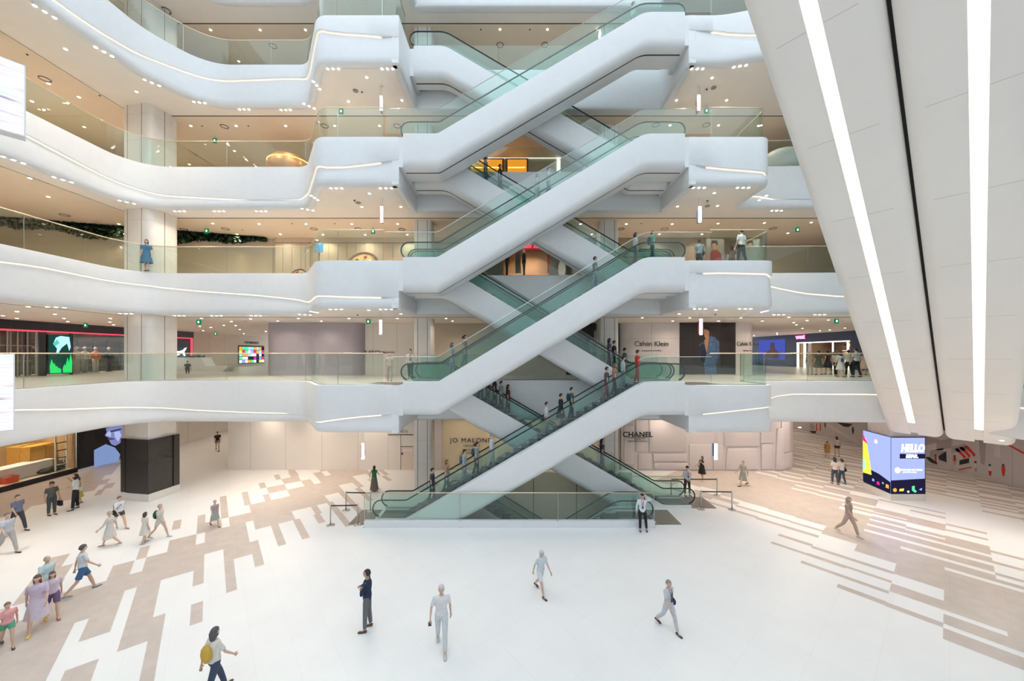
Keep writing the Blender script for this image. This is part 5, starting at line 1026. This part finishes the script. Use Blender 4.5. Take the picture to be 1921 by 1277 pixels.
    if bs in ('long', 'shorts', 'midi_shorts'):
        bm = bmesh.new(); torso(bm, .010, .86, 1.0)
        for i in (0, 1):
            h_, kn_, an_, pit = J[i]
            if bs == 'long': tube(bm, [h_ + Vector((0, 0, .05)), h_.lerp(kn_, .3), kn_, kn_.lerp(an_, .4), kn_.lerp(an_, .93)], [.083 * S, .088 * S, .066, .062, .052], 12)
            else: q = .8 if bs == 'midi_shorts' else .5; tube(bm, [h_ + Vector((0, 0, .05)), h_.lerp(kn_, .3), h_.lerp(kn_, q)], [.086 * S, .092 * S, .088 * S], 12)
        part('trousers' if bs == 'long' else 'shorts', bm, cm(bc), vx + .002)
    else:
        L_ = {'skirt': .50, 'dress': .45, 'long_skirt': .12}[bs]; bm = bmesh.new(); lp = []
        kx = (J[0][1] + J[1][1]) / 2
        for q in range(6):
            t = q / 5; z = 1.03 + (L_ - 1.03) * t; r_ = .135 + (.12 if bs != 'long_skirt' else .13) * t ** .8
            lp.append([Vector((math.cos(u) * r_ * (1 + .06 * t * math.sin(6 * u)), kx.y * t * .8 + math.sin(u) * r_ * (.8 + .1 * t) * (1 + .06 * t * math.sin(6 * u)), z + dz)) for u in [2 * PI * w / 24 for w in range(24)]])
        rings(bm, lp, caps=False); inner = [[Vector((p.x * .96, p.y * .96, p.z)) for p in l] for l in reversed(lp)]; rings(bm, [lp[-1], inner[0]], caps=False); rings(bm, inner, caps=False)
        part('skirt', bm, cm(bc), 0)
    for i in (0, 1):
        an_ = J[i][2]; zl = an_.z - .085; bm = bmesh.new(); tz = an_.z - .062 if zl < .03 else an_.z - .085
        tube(bm, [Vector((an_.x, .055, 0)) + Vector((0, an_.y, an_.z - .052)), Vector((an_.x, an_.y + .01, an_.z - .045)), Vector((an_.x, an_.y - .07, an_.z - .055)), Vector((an_.x, an_.y - .15, tz - .002)), Vector((an_.x, an_.y - .185, tz - .006))], [(.030, .03), (.040, .038), (.042, .030), (.042, .022), (.022, .014)], 10)
        part('shoe', bm, cm(shoe, .5, 'shoe'), 0)
    hcol, hs = hair; bm = bmesh.new()
    def hfn(p):
        x, y, z = p; g = 1.0
        if y < -.25 and z < .42: g = .80
        elif y < .15 and z < -.05: g = .86
        if hs == 'short' and z < -.35: g *= .8
        q = Vector((x * g, y * g + .06, z * g + .04))
        if hs in ('long', 'bob') and y > .0 and z < 0: q.z -= (2.0 if hs == 'long' else .7) * min(1, -z * 1.6); q.y += .12; q.x *= 1.02
        if hs in ('long', 'bob') and y <= 0 and z < -.2 and abs(x) > .45: q.z -= .3; q.x *= 1.2
        return q
    ell(bm, hc, .084, .104, .122, 3, hfn, Rh); ho = part('hair', bm, cm(hcol, .6, 'hair'), 0)
    if hs == 'tail':
        bm = bmesh.new(); tube(bm, [hp(0, .09, .05), hp(0, .14, .0), hp(0, .13, -.12)], [.025, .035, .012], 8); part('ponytail', bm, cm(hcol, .6, 'hair'), 0)
    if hs == 'cap':
        bm = bmesh.new(); ell(bm, hp(0, .0, .05), .088, .105, .085, 2, lambda p: Vector((p.x, p.y, max(p.z, -.1))), Rh); tube(bm, [hp(-.05, -.12, .055), hp(.05, -.12, .055)], [(.045, .01), (.045, .01)], 8); part('cap', bm, cm((.03, .03, .035)), 0)
    if near:
        for s in (1, -1):
            bm = bmesh.new(); ell(bm, hp(s * .028, -.083, .012), .010, .008, .007, 1, None, Rh); part('eye', bm, INK, 0)
            bm = bmesh.new(); tube(bm, [hp(s * .015, -.09, .033), hp(s * .042, -.082, .034)], [.004, .003], 5); part('eyebrow', bm, cm(hcol, .6, 'hair'), 0)
        bm = bmesh.new(); ell(bm, hp(0, -.085, -.052), .022, .007, .006, 1, None, Rh); part('mouth', bm, mat('lips', (.42, .16, .13), .5), 0)
    e['_r'] = 0; del e['_r']
    for it in items:
        kind, c = it[0], it[1]; n_ = it[2] if len(it) > 2 else None
        bm = bmesh.new()
        if kind == 'backpack': ell(bm, up((0, .17, 1.2)), .15, .09, .21, 2); part('backpack', bm, cm(c), 0)
        elif kind == 'shoulderbag':
            s = n_ or 1; ell(bm, up((s * .2, .02, .95)), .06, .15, .13, 2); part('shoulder_bag', bm, cm(c), 0)
            bm = bmesh.new(); tube(bm, [up((s * .2, .05, 1.05)), up((s * .16, .125, 1.3)), up((-s * .05, .02, 1.44)), up((s * .02, -.13, 1.3)), up((s * .19, -.03, 1.05))], .012, 5); part('bag_strap', bm, cm(c), 0)
        elif kind == 'handbag':
            wr = J['a%d' % (0 if (n_ or 1) > 0 else 1)][2]; b = wr + Vector((0, -.02, -.33)); box(bm, b.x - .05, b.x + .05, b.y - .15, b.y + .15, b.z - .13, b.z + .13, 0, .02); part('handbag', bm, cm(c), 0)
            bm = bmesh.new(); tube(bm, [b + Vector((0, -.09, .12)), b + Vector((0, -.05, .26)), b + Vector((0, .05, .26)), b + Vector((0, .09, .12))], .009, 5); part('bag_handle', bm, cm(c), 0)
        elif kind == 'phone':
            w2 = J['a1'][2]; dd = (w2 - J['a1'][1]).normalized(); b = w2 + dd * .11; box(bm, b.x - .04, b.x + .04, b.y - .085, b.y + .06, b.z + .0, b.z + .012, 0, .003); part('phone', bm, INK, 0)
        elif kind == 'lanyard':
            tube(bm, [up((.05, -.06, 1.43)), up((.03, -.137, 1.3)), up((0, -.135, 1.14)), up((-.03, -.137, 1.3)), up((-.05, -.06, 1.43))], .012, 5); part('lanyard', bm, cm(c), 0)
            bm = bmesh.new(); b = up((0, -.14, 1.1)); box(bm, b.x - .035, b.x + .035, b.y - .006, b.y + .004, b.z - .05, b.z + .05); part('badge', bm, cm((.05, .06, .12)), 0)
        elif kind == 'print':
            box(bm, -.08, .08, .118, .13, 1.0 + dz, 1.25 + dz, 0, .004); part('printed_numeral', bm, cm(c), 0)
    return e
def dep(y): return F * EYE / (y - HY)
def gp(label, px, yf, yt, face, **kw):
    d = dep(yf); H = EYE - (yt - HY) / F * d; H = min(1.84, max(1.0, H)); return person(label, (pxx(px, d), d, 0), face, H, **kw)
W0, GRY, BLK, JEAN = (.72, .73, .75), (.35, .36, .38), (.02, .02, .022), (.06, .10, .18)
walkA = dict(legs=((24, 8), (-20, 22)), arms=((-20, 8, 12), (22, 8, 22))); walkB = dict(legs=((-20, 22), (24, 8)), arms=((22, 8, 22), (-20, 8, 12)))
# --- ground floor, in front
gp('standing person in a navy sweater and grey trousers, arms folded, looking up to the left', 689, 1180, 1067, -82, hair=((.035, .03, .03), 'short'), top=((.022, .035, .075), 'long'), bottom=((.15, .155, .17), 'long'), shoe=(.10, .045, .025), legs=((4, 3, 3), (-3, 3, 3)),
   arms=(((.25, -.10, 1.13), (.04, -.155, 1.15)), ((-.25, -.10, 1.13), (-.05, -.175, 1.22))), look=14, near=True, skin='tan')
gp('leaning person in white shirt, black trousers, hand at head, right end of the glass guard', 1205, 994, 925, -12, hair=((.02, .02, .02), 'short'), top=((.78, .80, .86), 'long'), bottom=(BLK, 'long'), legs=((3, 3, 8), (8, 6, 2)),
   arms=(((.36, -.02, 1.44), (.16, -.08, 1.58)), ((-.24, .02, 1.12), (-.26, -.02, .88))), look=-10, near=True, items=(('lanyard', (.30, .03, .08)),))
gp('pale walking figure in a white shirt and light grey trousers holding a small dark phone', 828, 1214, 1092, 12, hair=((.62, .60, .62), 'short'), top=((.74, .72, .75), 'short'), bottom=((.62, .66, .68), 'long'), shoe=(.55, .57, .58), items=(('phone', INK),), near=True, legs=((24, 8), (-16, 16)), arms=((-16, 10, 12), ((-.26, 0, 1.12), (-.28, -.18, .98))))
gp('pale walking figure in blue grey top and white shorts, middle of the white floor', 1014, 1113, 1026, 35, hair=((.60, .63, .65), 'bob'), top=((.62, .68, .71), 'short'), bottom=((.70, .73, .76), 'midi_shorts'), shoe=(.06, .035, .03), lean=6, near=True, **walkB)
gp('walking figure in a light grey shirt with dark red lanyard and navy pouch, dark shoes', 1254, 1181, 1084, 25, hair=((.30, .29, .30), 'short'), top=((.60, .60, .63), 'short'), bottom=((.58, .60, .63), 'long'), shoe=(.05, .03, .035), near=True, items=(('lanyard', (.12, .03, .05)), ('shoulderbag', (.04, .06, .12))), **walkA)
gp('figure with a mustard yellow bag at the bottom edge, seen from behind', 402, 1309, 1172, 160, hair=((.10, .10, .11), 'bob'), top=((.72, .69, .62), 'short'), bottom=((.05, .07, .12), 'long'), items=(('backpack', (.62, .38, .06)),), **walkA)
# --- ground floor, left side
gp('child in a pink top and green shorts with dark sandals at the lower left edge', 14, 1213, 1126, 60, hair=((.25, .15, .12), 'short'), top=((.80, .38, .38), 'short'), bottom=((.12, .42, .26), 'shorts'), shoe=(.08, .05, .04), **walkA)
gp('person in a lilac tunic with yellow shoes at the lower left', 70, 1180, 1074, 40, hair=((.12, .07, .06), 'long'), top=((.62, .50, .62), 'tunic'), bottom=((.66, .56, .66), 'dress'), shoe=(.75, .55, .08), **walkB)
gp('person in a lilac top and violet shorts with tan sandals at the lower left', 98, 1158, 1068, 60, hair=((.14, .09, .08), 'long'), top=((.64, .54, .65), 'short'), bottom=((.17, .11, .22), 'midi_shorts'), shoe=(.35, .18, .12), **walkA)
gp('person in a pale turquoise top behind the two in lilac', 88, 1128, 1040, 80, hair=((.55, .45, .38), 'short'), top=((.55, .72, .75), 'short'), bottom=((.60, .66, .62), 'shorts'), shoe=(.5, .4, .35), **walkA)
gp('person in a pale shirt and blue denim shorts walking away at the left', 155, 1112, 1018, 150, hair=((.10, .09, .09), 'short'), top=((.66, .70, .75), 'short'), bottom=((.05, .14, .30), 'midi_shorts'), shoe=(.25, .30, .36), **walkA)
gp('person in a light blue shirt and grey trousers at the left edge, nearer of two', 14, 1038, 958, 85, hair=((.15, .12, .11), 'short'), top=((.48, .52, .60), 'short'), bottom=((.42, .41, .41), 'long'), shoe=(.08, .05, .04), **walkA)
gp('person in navy with black trousers at the left edge, farther of two', 33, 996, 925, 85, hair=((.12, .10, .10), 'short'), top=((.14, .17, .26), 'short'), bottom=((.05, .05, .06), 'long'), shoe=(.04, .04, .04), **walkA)
gp('person in dark grey shirt and jeans holding black bag before the tan shop window', 97, 966, 903, 75, hair=((.02, .02, .02), 'cap'), top=((.10, .095, .09), 'short'), bottom=((.06, .075, .09), 'long'), items=(('handbag', BLK, 1),), legs=((3, 2), (-3, 2)), near=True, skin='tan')
gp('person in a white shirt and black trousers looking up before the tan shop window', 142, 955, 888, -50, hair=((.03, .015, .01), 'bob'), top=((.68, .69, .70), 'short'), bottom=(BLK, 'long'), legs=((6, 2, 6), (-2, 2, 6)), look=18, arms=(((.2, -.08, 1.12), (.02, -.2, 1.1)), ((-.24, -.1, 1.2), (-.15, -.22, 1.45))), near=True)
gp('person in a yellow green patterned dress behind the one in white by the tan shop', 146, 946, 893, -20, hair=((.12, .06, .04), 'long'), top=((.50, .46, .06), 'long'), bottom=((.48, .45, .10), 'dress'), items=(('shoulderbag', (.7, .7, .68), 1),))
gp('walking person in pale blue shirt, dark shorts and black pouch near the black column', 224, 992, 928, 80, hair=((.16, .08, .06), 'short'), top=((.66, .70, .78), 'short'), bottom=((.08, .07, .08), 'shorts'), shoe=(.35, .22, .18), items=(('shoulderbag', BLK, -1),), **walkA)
gp('pale walking figure in a light grey dress beside the one with a black pouch', 206, 1024, 956, -70, hair=((.45, .42, .40), 'short'), top=((.60, .58, .56), 'long'), bottom=((.62, .60, .58), 'dress'), shoe=(.4, .3, .25), **walkB)
gp('child in a cream dress with dark hair left of the one with the green backpack', 272, 1018, 960, 170, hair=((.07, .05, .05), 'bob'), top=((.72, .68, .62), 'short'), bottom=((.70, .67, .62), 'skirt'), shoe=(.5, .4, .36))
gp('person in a pale grey shirt carrying a dark green backpack', 300, 1009, 943, 100, hair=((.45, .38, .34), 'short'), top=((.58, .57, .54), 'short'), bottom=((.62, .60, .56), 'shorts'), shoe=(.55, .58, .62), items=(('backpack', (.02, .10, .05)),), **walkA)
gp('small figure in a mauve top and green skirt alone on the tan inlay', 403, 987, 936, 60, hair=((.40, .33, .30), 'short'), top=((.42, .34, .36), 'short'), bottom=((.34, .40, .36), 'skirt'), shoe=(.12, .08, .08), **walkA)
gp('distant figure in black in the left corridor of the ground floor', 408, 845, 808, 40, top=((.05, .03, .03), 'short'), bottom=((.30, .20, .16), 'shorts'), **walkA)
gp('person in a green top and long grey skirt seen from behind near the beige hoarding', 702, 921, 873, 185, hair=((.03, .02, .02), 'long'), top=((.02, .22, .09), 'none'), bottom=((.17, .15, .14), 'long_skirt'), shoe=(.05, .04, .04), arms=((5, 25, 30), (25, 10, 30)))
X_, Y_ = inshop(113, 1.1); person('crouching worker in a white shirt inside the tan shop window', (X_, Y_, .3), 100, 1.7, hair=((.05, .04, .04), 'short'), top=((.62, .62, .60), 'short'), bottom=((.12, .10, .09), 'long'), legs=((70, 120), (80, 110)), lean=55, arms=((60, 10, 20), (55, 10, 25)))
# --- ground floor, right side
gp('guard in white shirt and dark red tie, hands together, behind the right escalator foot', 1289, 929, 873, 5, top=((.70, .69, .72), 'long'), bottom=((.05, .05, .055), 'long'), legs=((2, 2, 5), (2, 2, 5)), arms=(((.24, 0, 1.12), (.03, -.17, .93)), ((-.24, 0, 1.12), (-.03, -.17, .93))), look=-25, items=(('lanyard', (.35, .02, .04)),))
gp('person in a short black dress looking up to the left beside the padded pink hoarding', 1317, 901, 855, -60, hair=((.02, .015, .015), 'bob'), top=(BLK, 'none'), bottom=(BLK, 'skirt'), shoe=(.7, .68, .68), look=15, turn=-20, arms=(((.2, -.12, 1.15), (.1, -.2, 1.3)), (10, 10, 60)), items=(('shoulderbag', (.62, .42, .38), -1),))
gp('walking figure in a grey green dress before the padded pink hoarding', 1394, 911, 862, -80, hair=((.32, .28, .26), 'short'), top=((.38, .38, .34), 'long'), bottom=((.27, .32, .26), 'dress'), shoe=(.04, .03, .03), **walkA)
gp('brown clad figure with long hair walking on the striped floor at the right', 1592, 1003, 929, 25, hair=((.36, .27, .24), 'long'), top=((.42, .31, .27), 'short'), bottom=((.47, .37, .32), 'long'), shoe=(.60, .52, .48), **walkA)
gp('left of a pair in white tops and dark jeans near the video column', 1566, 908, 857, 175, hair=((.02, .02, .02), 'long'), top=((.68, .60, .55), 'short'), bottom=((.07, .08, .11), 'long'), shoe=(.3, .15, .1))
gp('right of a pair in white tops and dark jeans near the video column', 1579, 907, 860, 185, hair=((.03, .025, .025), 'tail'), top=((.66, .60, .56), 'short'), bottom=((.06, .09, .12), 'long'), items=(('shoulderbag', BLK, -1),))
gp('distant figure in a pale pink top and dark shorts in the right hall', 1570, 856, 818, 160, hair=((.10, .05, .03), 'bob'), top=((.60, .50, .50), 'short'), bottom=((.08, .07, .08), 'shorts'), shoe=(.3, .15, .1))
gp('distant figure in a mustard coat in the right hall', 1552, 857, 827, 150, hair=((.15, .07, .03), 'short'), top=((.50, .27, .07), 'coat'), bottom=((.48, .26, .07), 'skirt'), shoe=(.25, .12, .06))
# --- riding the escalators
def rider(label, key, px, Y, face, H=1.68, **kw):
    X = pxx(px, Y); z = interp(sorted([(p.x, p.y) for p in PATHS[key]]), X)
    return person(label, (X, Y, z + (.0 if 0 else .03)), face, H, **kw)
rr = lambda *a: dict(top=(a[0], a[1] if len(a) > 1 else 'short'), bottom=(a[2] if len(a) > 2 else BLK, a[3] if len(a) > 3 else 'long'))
BK = 90
rider('dark clad rider at the foot of the front ground floor escalator', 'F1', 811, 17.95, BK, **rr((.06, .07, .10)))
rider('rider in a tan top low on the front ground floor escalator', 'F1', 838, 17.95, BK, hair=((.2, .1, .06), 'bob'), **rr((.45, .28, .18), 'short', (.14, .2, .2)))
rider('rider in a grey shirt, third from the foot of the front ground floor escalator', 'F1', 871, 17.95, BK, items=(('backpack', (.12, .14, .2)),), **rr((.40, .42, .48), 'short', (.25, .32, .36)))
rider('rider with dark backpack, fourth from the foot of the front ground floor escalator', 'F1', 894, 17.95, BK, hair=((.05, .03, .03), 'tail'), items=(('backpack', (.05, .07, .1)),), **rr((.3, .33, .33)))
rider('rider in a white shirt and pale trousers halfway up the front ground floor escalator', 'F1', 922, 17.95, BK, hair=((.3, .25, .22), 'short'), **rr((.66, .70, .74), 'long', (.35, .45, .45)))
rider('rider in a white shirt just above the crossing on the front ground floor escalator', 'F1', 1025, 17.95, BK, hair=((.05, .04, .04), 'short'), **rr((.62, .66, .68), 'short', (.25, .25, .22)))
rider('rider in long black above the white shirted one on the front ground floor escalator', 'F1', 1052, 17.95, BK, **rr((.03, .03, .04), 'long', (.03, .03, .05), 'skirt'))
rider('rider in dark green behind the cluster high on the front ground floor escalator', 'F1', 1072, 17.95, BK, items=(('backpack', (.02, .05, .05)),), **rr((.06, .12, .11)))
rider('rider in dark red trousers, lowest of the cluster high on the front ground floor escalator', 'F1', 1138, 17.95, BK, **rr((.10, .09, .1), 'short', (.30, .05, .08)))
rider('rider in orange brown, second of the cluster high on the front ground floor escalator', 'F1', 1153, 17.7, BK, hair=((.15, .07, .04), 'bob'), **rr((.40, .20, .14), 'short', (.04, .05, .07)))
rider('rider in light blue, third of the cluster high on the front ground floor escalator', 'F1', 1169, 18.2, BK, **rr((.48, .62, .70), 'short', (.2, .3, .36)))
rider('rider in a red jacket at the top of the front ground floor escalator', 'F1', 1196, 17.95, BK, **rr((.62, .05, .04), 'long', (.55, .05, .04)))
rider('lowest of the dark clad riders descending the rear ground floor escalator', 'B1', 953, 19.45, BK, hair=((.08, .03, .02), 'long'), **rr((.12, .04, .04)))
rider('second of the dark clad riders descending the rear ground floor escalator', 'B1', 940, 19.3, BK, **rr((.25, .33, .32)))
rider('third of the dark clad riders descending the rear ground floor escalator', 'B1', 928, 19.6, BK, hair=((.10, .04, .03), 'long'), **rr((.10, .05, .05)))
rider('fourth of the dark clad riders descending the rear ground floor escalator', 'B1', 915, 19.4, BK, **rr((.30, .12, .14)))
rider('uppermost of the dark clad riders descending the rear ground floor escalator', 'B1', 902, 19.5, BK, **rr((.04, .05, .06)))
rider('rider in dark plum near the foot of the rear ground floor escalator', 'B1', 1129, 19.45, BK, hair=((.05, .03, .03), 'long'), **rr((.12, .08, .14), 'short', (.16, .10, .18)))
rider('rider in grey green with bobbed hair, lower left of front second floor escalator', 'F2', 848, 17.95, BK, hair=((.12, .1, .1), 'bob'), **rr((.26, .36, .38), 'short', (.22, .34, .36)))
rider('rider in brown with tied hair, just above the grey green one, front second floor', 'F2', 872, 17.95, BK, hair=((.03, .02, .02), 'tail'), **rr((.24, .18, .15), 'short', (.15, .24, .22)))
rider('rider in steel blue midway on the front second floor escalator', 'F2', 1116, 17.95, BK, **rr((.16, .20, .24), 'short', (.18, .28, .36)))
rider('rider in white shirt and plum trousers high on the front second floor escalator', 'F2', 1192, 17.95, BK, hair=((.05, .04, .04), 'bob'), **rr((.62, .58, .66), 'short', (.24, .10, .16)))
rider('rider in teal shirt with dark backpack topping the front second floor escalator', 'F2', 1224, 17.95, BK, items=(('backpack', (.03, .05, .08)),), **rr((.05, .40, .32), 'short', (.02, .06, .07)))
rider('rider in pale blue high on the rear second floor escalator, left of the glass crossing', 'B2', 1143, 19.45, BK, hair=((.03, .02, .03), 'long'), **rr((.16, .12, .2)))
rider('rider in black low on the rear second floor escalator', 'B2', 1152, 19.3, BK, **rr((.03, .03, .05)))
rider('lowest rider on the rear second floor escalator, dark green clad', 'B2', 1172, 19.5, BK, **rr((.12, .15, .13)))
rider('rider in a pale blue shirt in the middle of the front third floor escalator', 'F3', 1029, 17.95, BK, **rr((.50, .60, .66), 'short', (.06, .12, .2)))
rider('rider in grey, lower neighbour of the pale blue one on the front third floor escalator', 'F3', 1008, 17.95, BK, hair=((.25, .25, .26), 'short'), **rr((.50, .56, .58), 'short', (.4, .48, .5)))
rider('rider in pale blue at the top of the rear third floor escalator', 'B3', 911, 19.45, BK, hair=((.12, .04, .03), 'bob'), **rr((.45, .55, .66), 'short', (.1, .12, .16)))
rider('rider in black below the pale blue one on the rear third floor escalator', 'B3', 938, 19.45, BK, **rr((.03, .04, .06)))
rider('rider in a pale blue shirt near the top of the uppermost front escalator', 'F4', 1188, 17.95, BK, hair=((.12, .16, .2), 'short'), **rr((.50, .60, .64), 'short', (.3, .36, .38)))
# --- on the upper floors
def up_p(label, px, Y, lv, face, H=1.68, **kw): return person(label, (pxx(px, Y), Y, LV[lv]), face, H, **kw)
up_p('person in steel blue dress behind the third floor railing before the broad column', 275, 19.2, 3, 30, top=((.06, .18, .30), 'short'), bottom=((.06, .17, .28), 'dress'), hair=((.05, .05, .06), 'bob'))
up_p('person in a blue grey shirt behind the third floor glass, right of the escalator top', 1312, 19.2, 3, 160, items=(('shoulderbag', (.03, .03, .04), -1),), **rr((.22, .30, .36), 'short', (.05, .05, .06)))
up_p('person in dark brown behind the third floor right glass', 1373, 20.2, 3, 180, hair=((.05, .02, .02), 'long'), **rr((.10, .05, .03), 'short', (.03, .03, .035)))
up_p('person in white shirt and black trousers seen from behind, third floor right glass', 1391, 17.9, 3, 195, 1.8, top=((.76, .78, .80), 'short'), bottom=(BLK, 'long'), legs=((12, 6), (-8, 10)))
up_p('person behind the fourth floor right glass of whom only the dark hair shows', 1412, 21.5, 4, 10, 1.55, **rr((.2, .14, .12)))
up_p('pale figure in white behind the fourth floor left glass', 697, 20.6, 4, 80, hair=((.5, .5, .48), 'short'), **rr((.72, .76, .80), 'long', (.6, .6, .6)))
up_p('child in white behind the fourth floor left glass', 664, 22.2, 4, 10, 1.35, hair=((.12, .06, .06), 'short'), **rr((.68, .68, .70)))
up_p('staff person in a white shirt and black trousers behind the second floor left escalator foot', 770, 21.1, 2, 10, 1.74, top=((.62, .60, .58), 'long'), bottom=(BLK, 'long'), items=(('lanyard', (.10, .05, .05)),))
up_p('crouching dark grey figure beside the planter bench on the second floor', 352, 26.2, 2, 40, 1.3, legs=((75, 110), (70, 115)), lean=25, hair=((.2, .05, .03), 'short'), **rr((.10, .12, .12), 'short', (.08, .10, .10)))
up_p('faint pale figure standing behind the belt barrier at the second floor left landing', 731, 19.5, 2, 20, 1.5, hair=((.5, .45, .42), 'short'), **rr((.55, .50, .46), 'short', (.42, .38, .35)))
for lb, px, Y, fc, H_, kw in (
 ('person in a white jersey with blue print seen from behind before the navy shop', 1577, 22.6, 178, 1.62, dict(hair=((.03, .02, .02), 'long'), top=((.72, .70, .68), 'tunic'), bottom=((.72, .70, .68), 'skirt'), items=(('print', (.10, .08, .35)),), shoe=(.3, .2, .16))),
 ('tall person in pale shirt and black trousers, right of the navy shop group', 1606, 22.6, 185, 1.84, dict(top=((.66, .68, .68), 'short'), bottom=(BLK, 'long'))),
 ('person in a white shirt and black trousers between the jersey wearer and the tall one', 1592, 23.0, 170, 1.72, dict(top=((.62, .60, .57), 'short'), bottom=(BLK, 'long'))),
 ('person in black with a patterned scarf left of the jersey wearer', 1569, 23.4, 120, 1.66, dict(hair=((.08, .05, .04), 'bob'), top=((.40, .40, .36), 'short'), bottom=(BLK, 'long'))),
 ('person in a dark dress with bare legs before the navy shop', 1553, 25.6, 190, 1.64, dict(top=((.03, .03, .05), 'none'), bottom=((.03, .03, .05), 'skirt'))),
 ('figure in rust brown between the dark dress and the jersey wearer', 1563, 26.5, 160, 1.6, dict(hair=((.2, .1, .06), 'bob'), top=((.45, .24, .14), 'short'), bottom=((.30, .16, .12), 'long'))),
 ('dark figure standing left before the lit shelves of the navy shop', 1536, 25.0, 170, 1.68, dict(top=((.10, .11, .10), 'short'), bottom=((.10, .11, .10), 'skirt'))),
 ('figure in a pale mauve top farthest left before the lit shelves', 1519, 25.4, 160, 1.6, dict(hair=((.4, .3, .25), 'short'), top=((.44, .38, .34), 'short'), bottom=((.40, .38, .30), 'long'))),
 ('figure in a pink dress half hidden by the overhead escalator on the second floor', 1620, 25.0, 150, 1.6, dict(hair=((.12, .06, .05), 'long'), top=((.60, .45, .40), 'short'), bottom=((.66, .50, .44), 'dress')))):
    up_p(lb, px, Y, 2, fc, H_, **kw)
for lb, px, c, hc_ in (('large poster person in red left of the dark brown one, third floor right', 1341, (.30, .05, .03), (.03, .02, .02)), ('grey poster with a dark haired face at the third floor right', 1408, (.30, .28, .26), (.03, .03, .03))):
    e = empty('poster', (pxx(px, 22.4), 22.4, LV[3]), lb, 'poster'); flatr('sheet', px - 16, 448, px + 18, 512, 22.44, mat('poster_grey', (.26, .24, .22), .6), e, .02)
    flat('figure', [(px - 9, 512), (px - 8, 474), (px - 3, 468), (px + 4, 468), (px + 12, 476), (px + 15, 512)], 22.42, cm(c), e); flat('face', [(px - 5, 455), (px + 4, 455), (px + 4, 465), (px, 470), (px - 4, 466)], 22.41, mat('skin_print', (.45, .22, .14), .6), e); flat('hair', [(px - 6, 458), (px - 5, 451), (px + 4, 451), (px + 6, 458), (px + 4, 460), (px + 2, 456), (px - 3, 456)], 22.40, cm(hc_), e); boxo('stand', -.5, .5, .06, .12, 0, .3, STEEL, e)

# ================================================================ bake the remeshed people and the lettering to plain meshes
bpy.context.view_layer.update(); dg = bpy.context.evaluated_depsgraph_get()
done = []
for o, ext in remesh_jobs: done.append((o, bpy.data.meshes.new_from_object(o.evaluated_get(dg)), ext))
tdone = [(o, bpy.data.meshes.new_from_object(o.evaluated_get(dg))) for o in text_jobs]
for o, me, ext in done:
    ms = list(o.data.materials); o.modifiers.clear(); o.data = me
    if not me.materials:
        for m in ms: me.materials.append(m)
    if ext is not None:
        bm = bmesh.new(); bm.from_mesh(me); t = bpy.data.meshes.new('hands'); bmesh.ops.recalc_face_normals(ext, faces=ext.faces); ext.to_mesh(t); ext.free(); bm.from_mesh(t); bm.to_mesh(me); bm.free(); bpy.data.meshes.remove(t)
    for p in me.polygons: p.use_smooth = True
for o, me in tdone:
    n = bpy.data.objects.new(o.name, me); COL.objects.link(n); n.location = o.location; n.rotation_euler = o.rotation_euler; n.scale = o.scale
    if o.parent: n.parent = o.parent
    nm = o.name; bpy.data.objects.remove(o); n.name = nm

GRP = {'escalator': 'escalators of the atrium', 'column': 'pale columns carrying the floors', 'railing': 'glass railings', 'hanging sign': 'light blades hanging beside the escalators', 'exit sign': 'exit signs', 'shop dummy': 'shop dummies', 'mat': 'landing mats', 'clothes': 'bundles of clothes in the shop window', 'cupboard': 'golden cupboards in the shop window'}
for o in sc.objects:
    c = o.get('category')
    if o.parent is None and c and not o.get('group'):
        if c == 'person': o['group'] = 'people riding the escalators' if o['label'].startswith('rider') or 'riders' in o['label'] else ('people on the ground floor' if o.location.z < 1 else 'people on the upper floors')
        elif c in GRP: o['group'] = GRP[c]
